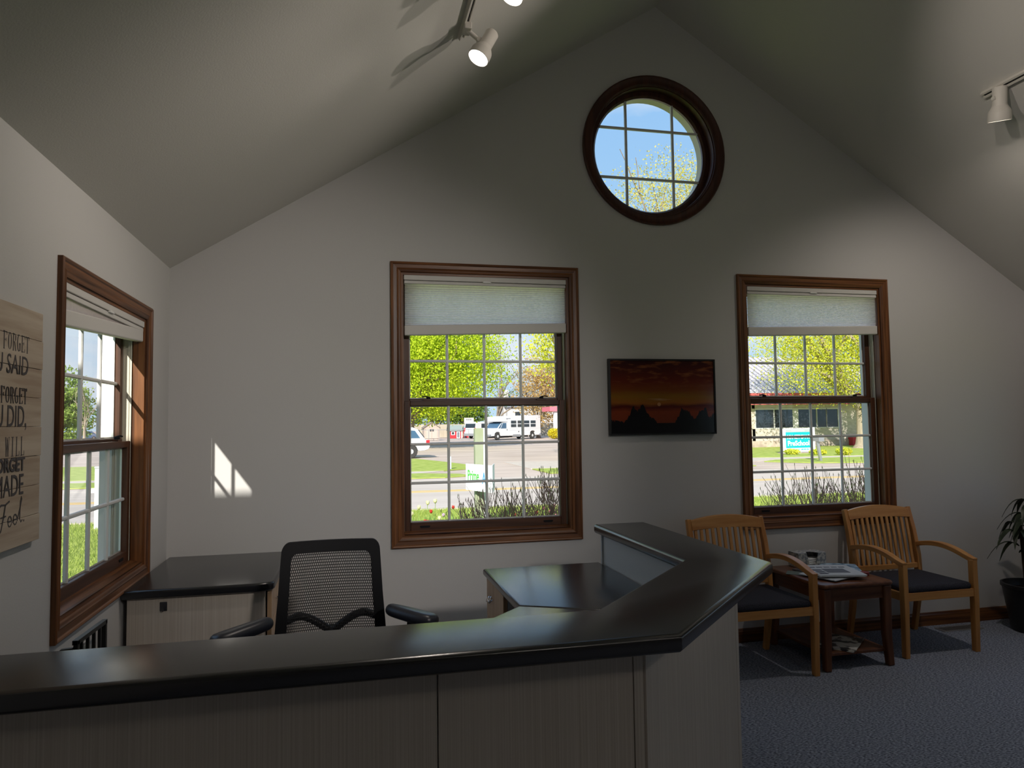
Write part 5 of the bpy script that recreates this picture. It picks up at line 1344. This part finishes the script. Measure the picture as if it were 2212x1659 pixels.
# local x forward is to the left in the photo; near side faces the window at +y
side_prism(T, 'body', [(-0.95, 0.45), (-1.02, 0.62), (-0.98, 0.82), (-0.88, 0.98), (-0.30, 1.05), (2.6, 1.02), (3.4, 0.88), (3.65, 0.70), (3.65, 0.35), (3.10, 0.32), (3.02, 0.62), (2.75, 0.76), (2.45, 0.62), (2.37, 0.32), (0.42, 0.32), (0.34, 0.62), (0.05, 0.76), (-0.28, 0.62), (-0.38, 0.36), (-0.70, 0.38)], -1.75, 0.0, WHITEP, 0.07)
side_prism(T, 'cabin', [(-0.78, 0.98), (-0.38, 1.52), (-0.10, 1.64), (1.4, 1.62), (2.3, 1.02)], -1.62, -0.12, WHITEP, 0.06)
obj('rear_window', MB().hexa([(-0.735, -1.45, 1.08), (-0.735, -0.28, 1.08), (-0.42, -0.28, 1.50), (-0.42, -1.45, 1.50)], [(-0.765, -1.45, 1.08), (-0.765, -0.28, 1.08), (-0.45, -0.28, 1.50), (-0.45, -1.45, 1.50)]), CARGLASS, T)
obj('side_window', MB().prism([(-0.50, 1.06), (-0.22, 1.46), (0.55, 1.52), (0.55, 1.06)], -0.135, -0.105, 'y'), MATS['blue_glass'], T)
obj('side_window', MB().prism([(0.63, 1.06), (0.63, 1.52), (1.35, 1.50), (2.05, 1.06)], -0.135, -0.105, 'y'), MATS['blue_glass'], T)
bx('tail_lamp', -0.99, -0.80, -0.12, 0.012, 0.78, 0.95, MATS['red_lens'], T); bx('tail_lamp', -0.99, -0.80, -1.76, -1.63, 0.78, 0.95, MATS['red_lens'], T)
for (s, y) in ((0.0, -0.13), (0.0, -1.62), (2.73, -0.13), (2.73, -1.62)):
    wheel(T, s, y, 0.35)
def far_car(label, x, y, m_, L_=4.4):
    T = thing('far_car', label, 'car', (x, y, GZ), 0)
    side_prism(T, 'body', [(-L_ / 2, 0.35), (-L_ / 2, 0.8), (-L_ * 0.3, 0.95), (L_ * 0.3, 0.95), (L_ / 2, 0.75), (L_ / 2, 0.35)], 0, 1.7, m_, 0.08)
    side_prism(T, 'cabin', [(-L_ * 0.36, 0.94), (-L_ * 0.22, 1.45), (L_ * 0.12, 1.45), (L_ * 0.27, 0.94)], 0.1, 1.6, CARGLASS, 0.08)
    for (s, yy) in ((-L_ * 0.3, 0.1), (L_ * 0.3, 0.1), (-L_ * 0.3, 1.6), (L_ * 0.3, 1.6)):
        wheel(T, s, yy, 0.32)
far_car('dark blue car far off at the left of the left window', -38.2, 118, mat('dark_blue_paint', (0.05, 0.09, 0.16), 0.3, 0.5))
far_car('second dark car far off below the upright green tree', -43.5, 119, mat('navy_paint', (0.04, 0.06, 0.09), 0.3, 0.5))
far_car('red car far off through the left wall window', -30.2, 119, mat('red_paint', (0.6, 0.05, 0.08), 0.3, 0.5))
far_car('white car far off left of the red car', -33.4, 117, WHITEP, 3.2)

# ---- sheds, playhouses and fence beyond the lot
TANS = mat('tan_shed_siding', (0.42, 0.34, 0.29), 0.7, 0.2)
T = thing('garden_shed', 'small tan gabled shed beyond the parking lot', 'shed', (10.22, 75.2, GZ))
obj('wall', MB().prism([(-0.86, 0), (0.86, 0), (0.86, 1.42), (0, 1.98), (-0.86, 1.42)], 0, 1.9, 'y'), TANS, T)
for s in (-1, 1):
    obj('roof', MB().hexa([(s * 0.98, -0.12, 1.34), (s * 0.98, 2.0, 1.34), (0, 2.0, 1.985), (0, -0.12, 1.985)], [(s * 0.98, -0.12, 1.41), (s * 0.98, 2.0, 1.41), (0, 2.0, 2.055), (0, -0.12, 2.055)]), mat('shed_roof_brown', (0.24, 0.20, 0.17), 0.9, 0.1), T)
for s in (-1, 1):
    d = bx('door', 0.02 * s if s > 0 else -0.62, 0.62 if s > 0 else -0.02, -0.03, 0.0, 0.05, 1.30, mat('shed_door', (0.46, 0.38, 0.33), 0.7, 0.2), T)
    bx('door_window', s * 0.13 - 0.09, s * 0.13 + 0.09, -0.036, -0.028, 1.0, 1.25, CARGLASS, d)
obj('vent', MB().lathe([(0.07, 0), (0.07, 0.03)], 14, Matrix.Translation((0.0, 0.0, 1.72)) @ Matrix.Rotation(PI / 2, 4, 'X')), CARGLASS, T)
REDW = mat('barn_red', (0.42, 0.035, 0.045), 0.7, 0.2)
def playhouse(label, x, y, w, h):
    T = thing('playhouse', label, 'playhouse', (x, y, GZ))
    bx('wall', -w / 2, w / 2, 0, 1.3, 0, h, REDW, T)
    obj('roof', MB().prism([(-0.18, h - 0.04), (0.65, h + 0.58), (1.48, h - 0.04), (1.48, h + 0.05), (0.65, h + 0.68), (-0.18, h + 0.05)], -w / 2 - 0.1, w / 2 + 0.1, 'x'), mat('playhouse_roof', (0.24, 0.28, 0.27), 0.8, 0.1), T)
    for s in (-1, 1):
        bx('corner_board', s * w / 2 - 0.05, s * w / 2 + 0.05, -0.02, 0.0, 0, h, WHT, T)
    bx('eave_board', -w / 2, w / 2, -0.03, 0.0, h - 0.10, h, WHT, T)
    f = bx('window_frame', -w * 0.32, -w * 0.04, -0.03, 0, 0.42, 0.86, WHT, T); bx('pane', -w * 0.26, -w * 0.10, -0.036, -0.028, 0.48, 0.80, CARGLASS, f)
    d = bx('door', w * 0.10, w * 0.38, -0.03, 0, 0.03, 0.86, WHT, T); bx('door_panel', w * 0.15, w * 0.33, -0.036, -0.028, 0.12, 0.78, GREYINK, d)
playhouse('red playhouse with white trim beside the tan shed', 14.15, 84.0, 1.6, 0.98)
playhouse('red playhouse partly behind the white van', 16.35, 86.3, 1.3, 0.90)
FENCE = mat('weathered_fence', (0.34, 0.29, 0.22), 0.9, 0.1, col2=(0.46, 0.40, 0.32), scale=(9, 1, 0.4), nscale=1)
T = thing('wooden_fence', 'long weathered wooden fence behind sheds and bus', 'fence', (0, 88, GZ))
for i in range(24):
    bx('fence_panel', -10 + 2.4 * i, -10 + 2.4 * i + 2.34, 0, 0.05, 0.05, 1.75, FENCE, T); bx('post', -10.06 + 2.4 * i, -9.94 + 2.4 * i, -0.04, 0.09, 0, 1.85, FENCE, T)
T = thing('chain_link_fence', 'low pale chain link fence in front of the shed', 'fence', (8.6, 73.6, GZ))
for i in range(7):
    obj('post', MB().tube([(1.1 * i, 0, 0), (1.1 * i, 0, 1.2)], 0.03, 6), METALG, T)
obj('top_rail', MB().tube([(0, 0, 1.18), (6.6, 0, 1.18)], 0.025, 6), METALG, T); obj('bottom_rail', MB().tube([(0, 0, 0.08), (6.6, 0, 0.08)], 0.02, 6), METALG, T)
T = thing('billboard_sign', 'small white notice board behind the white van', 'sign', (16.9, 90.0, GZ))
bx('board', -0.64, 0.64, 0, 0.08, 1.82, 2.58, mat('cream_board', (0.72, 0.64, 0.56), 0.6, 0.2), T)
for s in (-0.5, 0.5):
    bx('leg', s - 0.05, s + 0.05, 0.0, 0.08, 0, 1.82, METALG, T)
for i in range(3):
    bx('letter_block', -0.35 + 0.25 * i, -0.19 + 0.25 * i, -0.01, 0.0, 2.25, 2.45, GREYINK, T)
T = thing('far_house', 'white house with grey roof and chimney behind the bus', 'house', (31.5, 112, GZ))
bx('wall', -4.4, 5.0, 0, 7, 0, 4.6, mat('white_house_siding', (0.46, 0.44, 0.43), 0.7, 0.2), T)
fix(obj('roof', MB().prism([(-0.5, 4.45), (3.5, 6.7), (7.5, 4.45)], -4.7, 5.4, 'x'), mat('grey_roof', (0.27, 0.29, 0.32), 0.9, 0.1), T))
bx('chimney', -4.75, -3.9, 1.2, 2.2, 0, 7.4, MATS['white_house_siding'], T)
for (a, b) in ((-2.6, 2.6), (1.6, 2.6)):
    w_ = bx('window', a - 0.6, a + 0.6, -0.04, 0, b, b + 1.2, WHT, T); bx('pane', a - 0.48, a + 0.48, -0.05, -0.038, b + 0.1, b + 1.1, CARGLASS, w_)
bx('garage_door', -3.6, -0.4, -0.04, 0, 0, 2.2, WHT, T)
T = thing('red_canopy', 'red canopy on a pale column right of the bus', 'canopy', (24.2, 72, GZ))
bx('canopy_band', -1.35, 3.5, -0.3, 3, 3.05, 3.55, mat('faded_red_canopy', (0.62, 0.16, 0.20), 0.6, 0.2), T); bx('column', -0.75, -0.2, 0, 0.5, 0, 3.05, WHT, T); bx('column', 2.6, 3.1, 0, 0.5, 0, 3.05, WHT, T)
bx('column_base', -0.85, -0.1, -0.1, 0.6, 0, 0.3, WALK, T)
def bush(label, x, y, r, h, m_, n=900, ls=0.05):
    T = thing('leafy_bush', label, 'bush', (x, y, GZ), 0, 'small leafy bushes across the road')
    mm = MB()
    for i in range(7):
        a = 2 * PI * i / 7; mm.tube([(0, 0, 0), (r * 0.3 * math.cos(a), r * 0.3 * math.sin(a), h * 0.4), (r * 0.6 * math.cos(a), r * 0.6 * math.sin(a), h * 0.75)], [0.015, 0.01, 0.005], 5)
    obj('stems', mm, BARKT, T)
    u = rng.normal(size=(n, 3)); u /= np.linalg.norm(u, axis=1)[:, None]; u *= rng.uniform(0.5, 1, n)[:, None]
    C = u * np.array([r, r, h * 0.5]) + np.array([0, 0, h * 0.52])
    U = rng.normal(size=(n, 3)); U /= np.linalg.norm(U, axis=1)[:, None]; V = np.cross(U, rng.normal(size=(n, 3))); V /= np.linalg.norm(V, axis=1)[:, None]
    stuff(quad_cloud('leaves', C, U * ls, V * ls * 0.7, m_, T))
GOLD = leafmat('golden_bush_leaves', (0.62, 0.50, 0.02), (0.72, 0.66, 0.05))
bush('golden yellow bush below the red canopy', 23.2, 71.0, 0.9, 1.2, GOLD, 900, 0.09)
bush('light green bush at the left foot of the preschool sign', 22.95, 28.0, 0.42, 0.30, YELL, 500)
bush('light green bush at the right foot of the preschool sign', 23.95, 27.3, 0.46, 0.28, YELL, 500)
bush('light green bush right of the mailbox post', 24.75, 26.4, 0.40, 0.36, YELL, 450)

# ---- preschool building
T = thing('preschool_building', 'pale stone preschool building with metal roof across the road', 'building', (26, 37.4, GZ))
STONE = mat('pale_stone_wall', (0.42, 0.37, 0.31), 0.9, 0.1, col2=(0.56, 0.49, 0.42), scale=(1.2, 1, 3), nscale=2.6, detail=5)
PALEF = mat('pale_window_frame', (0.58, 0.56, 0.54), 0.6, 0.2)
zt = 2.75
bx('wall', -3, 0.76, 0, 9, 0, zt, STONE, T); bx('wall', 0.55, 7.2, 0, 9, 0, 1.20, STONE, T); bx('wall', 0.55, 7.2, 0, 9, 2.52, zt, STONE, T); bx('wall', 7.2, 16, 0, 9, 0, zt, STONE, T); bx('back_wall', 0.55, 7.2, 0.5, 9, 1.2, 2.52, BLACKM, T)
xs = [0.72, 2.08, 3.62, 3.98, 5.30, 6.95]
for (a, b) in ((0.80, 2.10), (2.18, 3.50), (3.92, 5.26), (5.34, 6.02), (6.08, 6.90)):
    f = obj('window', MB().box(a - 0.05, b + 0.05, -0.03, 0.06, 1.20, 1.26).box(a - 0.05, b + 0.05, -0.03, 0.06, 2.44, 2.52).box(a - 0.05, a, -0.03, 0.06, 1.26, 2.44).box(b, b + 0.05, -0.03, 0.06, 1.26, 2.44), PALEF, T)
    bx('pane', a, b, 0.0, 0.02, 1.26, 2.44, CARGLASS, f)
bx('mullion', 3.55, 3.87, -0.04, 0.06, 1.20, 2.52, PALEF, T); bx('mullion', 6.95, 7.22, -0.04, 0.06, 1.20, 2.52, PALEF, T)
bx('window', 9.2, 10.4, -0.03, 0.0, 1.25, 2.45, PALEF, T); bx('pane', 9.28, 10.32, -0.04, -0.028, 1.32, 2.40, CARGLASS, T)
bx('red_fascia', -3.4, 16.4, -0.7, -0.5, zt, zt + 0.75, mat('red_fascia', (0.48, 0.10, 0.10), 0.6, 0.2), T)
bx('soffit', -3.4, 16.4, -0.5, 0, zt, zt + 0.06, PALEF, T)
fix(obj('metal_roof', MB().prism([(-0.72, zt + 0.75), (5.0, zt + 3.6), (10, zt + 0.75)], -3.5, 16.5, 'x'), mat('pale_metal_roof', (0.50, 0.47, 0.48), 0.5, 0.4), T))
rb = MB().sweep([(0, -0.70, zt + 0.79), (0, 5.0, zt + 3.63)], 0.05, 0.07, up=(0, 0, 1)).mesh('roof_rib'); rb.materials.append(mat('roof_rib_grey', (0.36, 0.34, 0.36), 0.5, 0.4))
for i in range(48):
    obj('roof_rib', rb, None, T, loc=(-3.3 + 0.41 * i, 0, 0))
bx('red_bench', 7.6, 9.0, -0.5, -0.05, 0.0, 0.55, REDW, T)
bx('stone_ledge', -3, 16, -0.12, 0.0, 0.0, 0.42, mat('stone_ledge', (0.48, 0.40, 0.33), 0.9, 0.1, col2=(0.34, 0.27, 0.22), nscale=3), T)
T = thing('preschool_sign', 'teal and white HOMETOWN PreSchool sign on the lawn', 'sign', (24.05, 29.0, GZ), 0.10)
TEAL = mat('teal_board', (0.005, 0.38, 0.42), 0.5, 0.3)
bx('board', -0.86, 0.86, 0, 0.12, 0.08, 1.32, WHT, T); bx('side_post', 0.90, 1.06, -0.02, 0.14, 0, 1.36, WHT, T); bx('side_post', -1.0, -0.88, -0.02, 0.14, 0, 1.30, WHT, T)
bx('grey_band', -0.80, 0.80, -0.008, 0, 1.12, 1.27, mat('grey_band', (0.36, 0.40, 0.40), 0.6, 0.2), T); bx('teal_field', -0.80, 0.80, -0.008, 0, 0.30, 1.12, TEAL, T)
bx('plinth', -1.05, 1.15, -0.25, 0.35, 0, 0.06, MATS['stone_ledge'], T)
for (tx, z_, sz, sx_, bo) in (('HOMETOWN', 0.86, 0.29, 0.98, 0.007), ('PreSchool', 0.53, 0.36, 0.95, 0.010)):
    me = text_mesh(tx, sz, 0.006, sx_, 0, bo); me.transform(UPRIGHT); obj('lettering', me, WHT, T, loc=(0, -0.012, z_))
me = text_mesh('6 Weeks - 12 Years   608 849-4422', 0.115, 0.004, 0.82, 0, 0.002); me.transform(UPRIGHT); obj('lettering', me, TEAL, T, loc=(0, -0.006, 0.21))
for i in range(9):
    bx('small_print', -0.42 + 0.095 * i, -0.36 + 0.095 * i, -0.012, -0.007, 1.165, 1.215, WHT, T)
T = thing('utility_pole', 'utility pole beyond the left window', 'utility pole', (-29.4, 104, GZ))
obj('pole', MB().tube([(0, 0, 0), (0, 0, 8.2)], [0.16, 0.11], 8), BARKT, T); bx('crossarm', -1.1, 1.1, -0.06, 0.06, 7.4, 7.55, BARKT, T)
T = thing('far_building', 'low white building far off through the left window', 'building', (-24.5, 121, GZ))
bx('wall', -4, 4, 0, 8, 0, 3.2, WHT, T); fix(obj('roof', MB().prism([(-0.4, 3.1), (4, 5.2), (8.4, 3.1)], -4.4, 4.4, 'x'), MATS['grey_roof'], T))
bx('garage_door', -2.6, 0.4, -0.05, 0, 0, 2.4, PALEF, T)
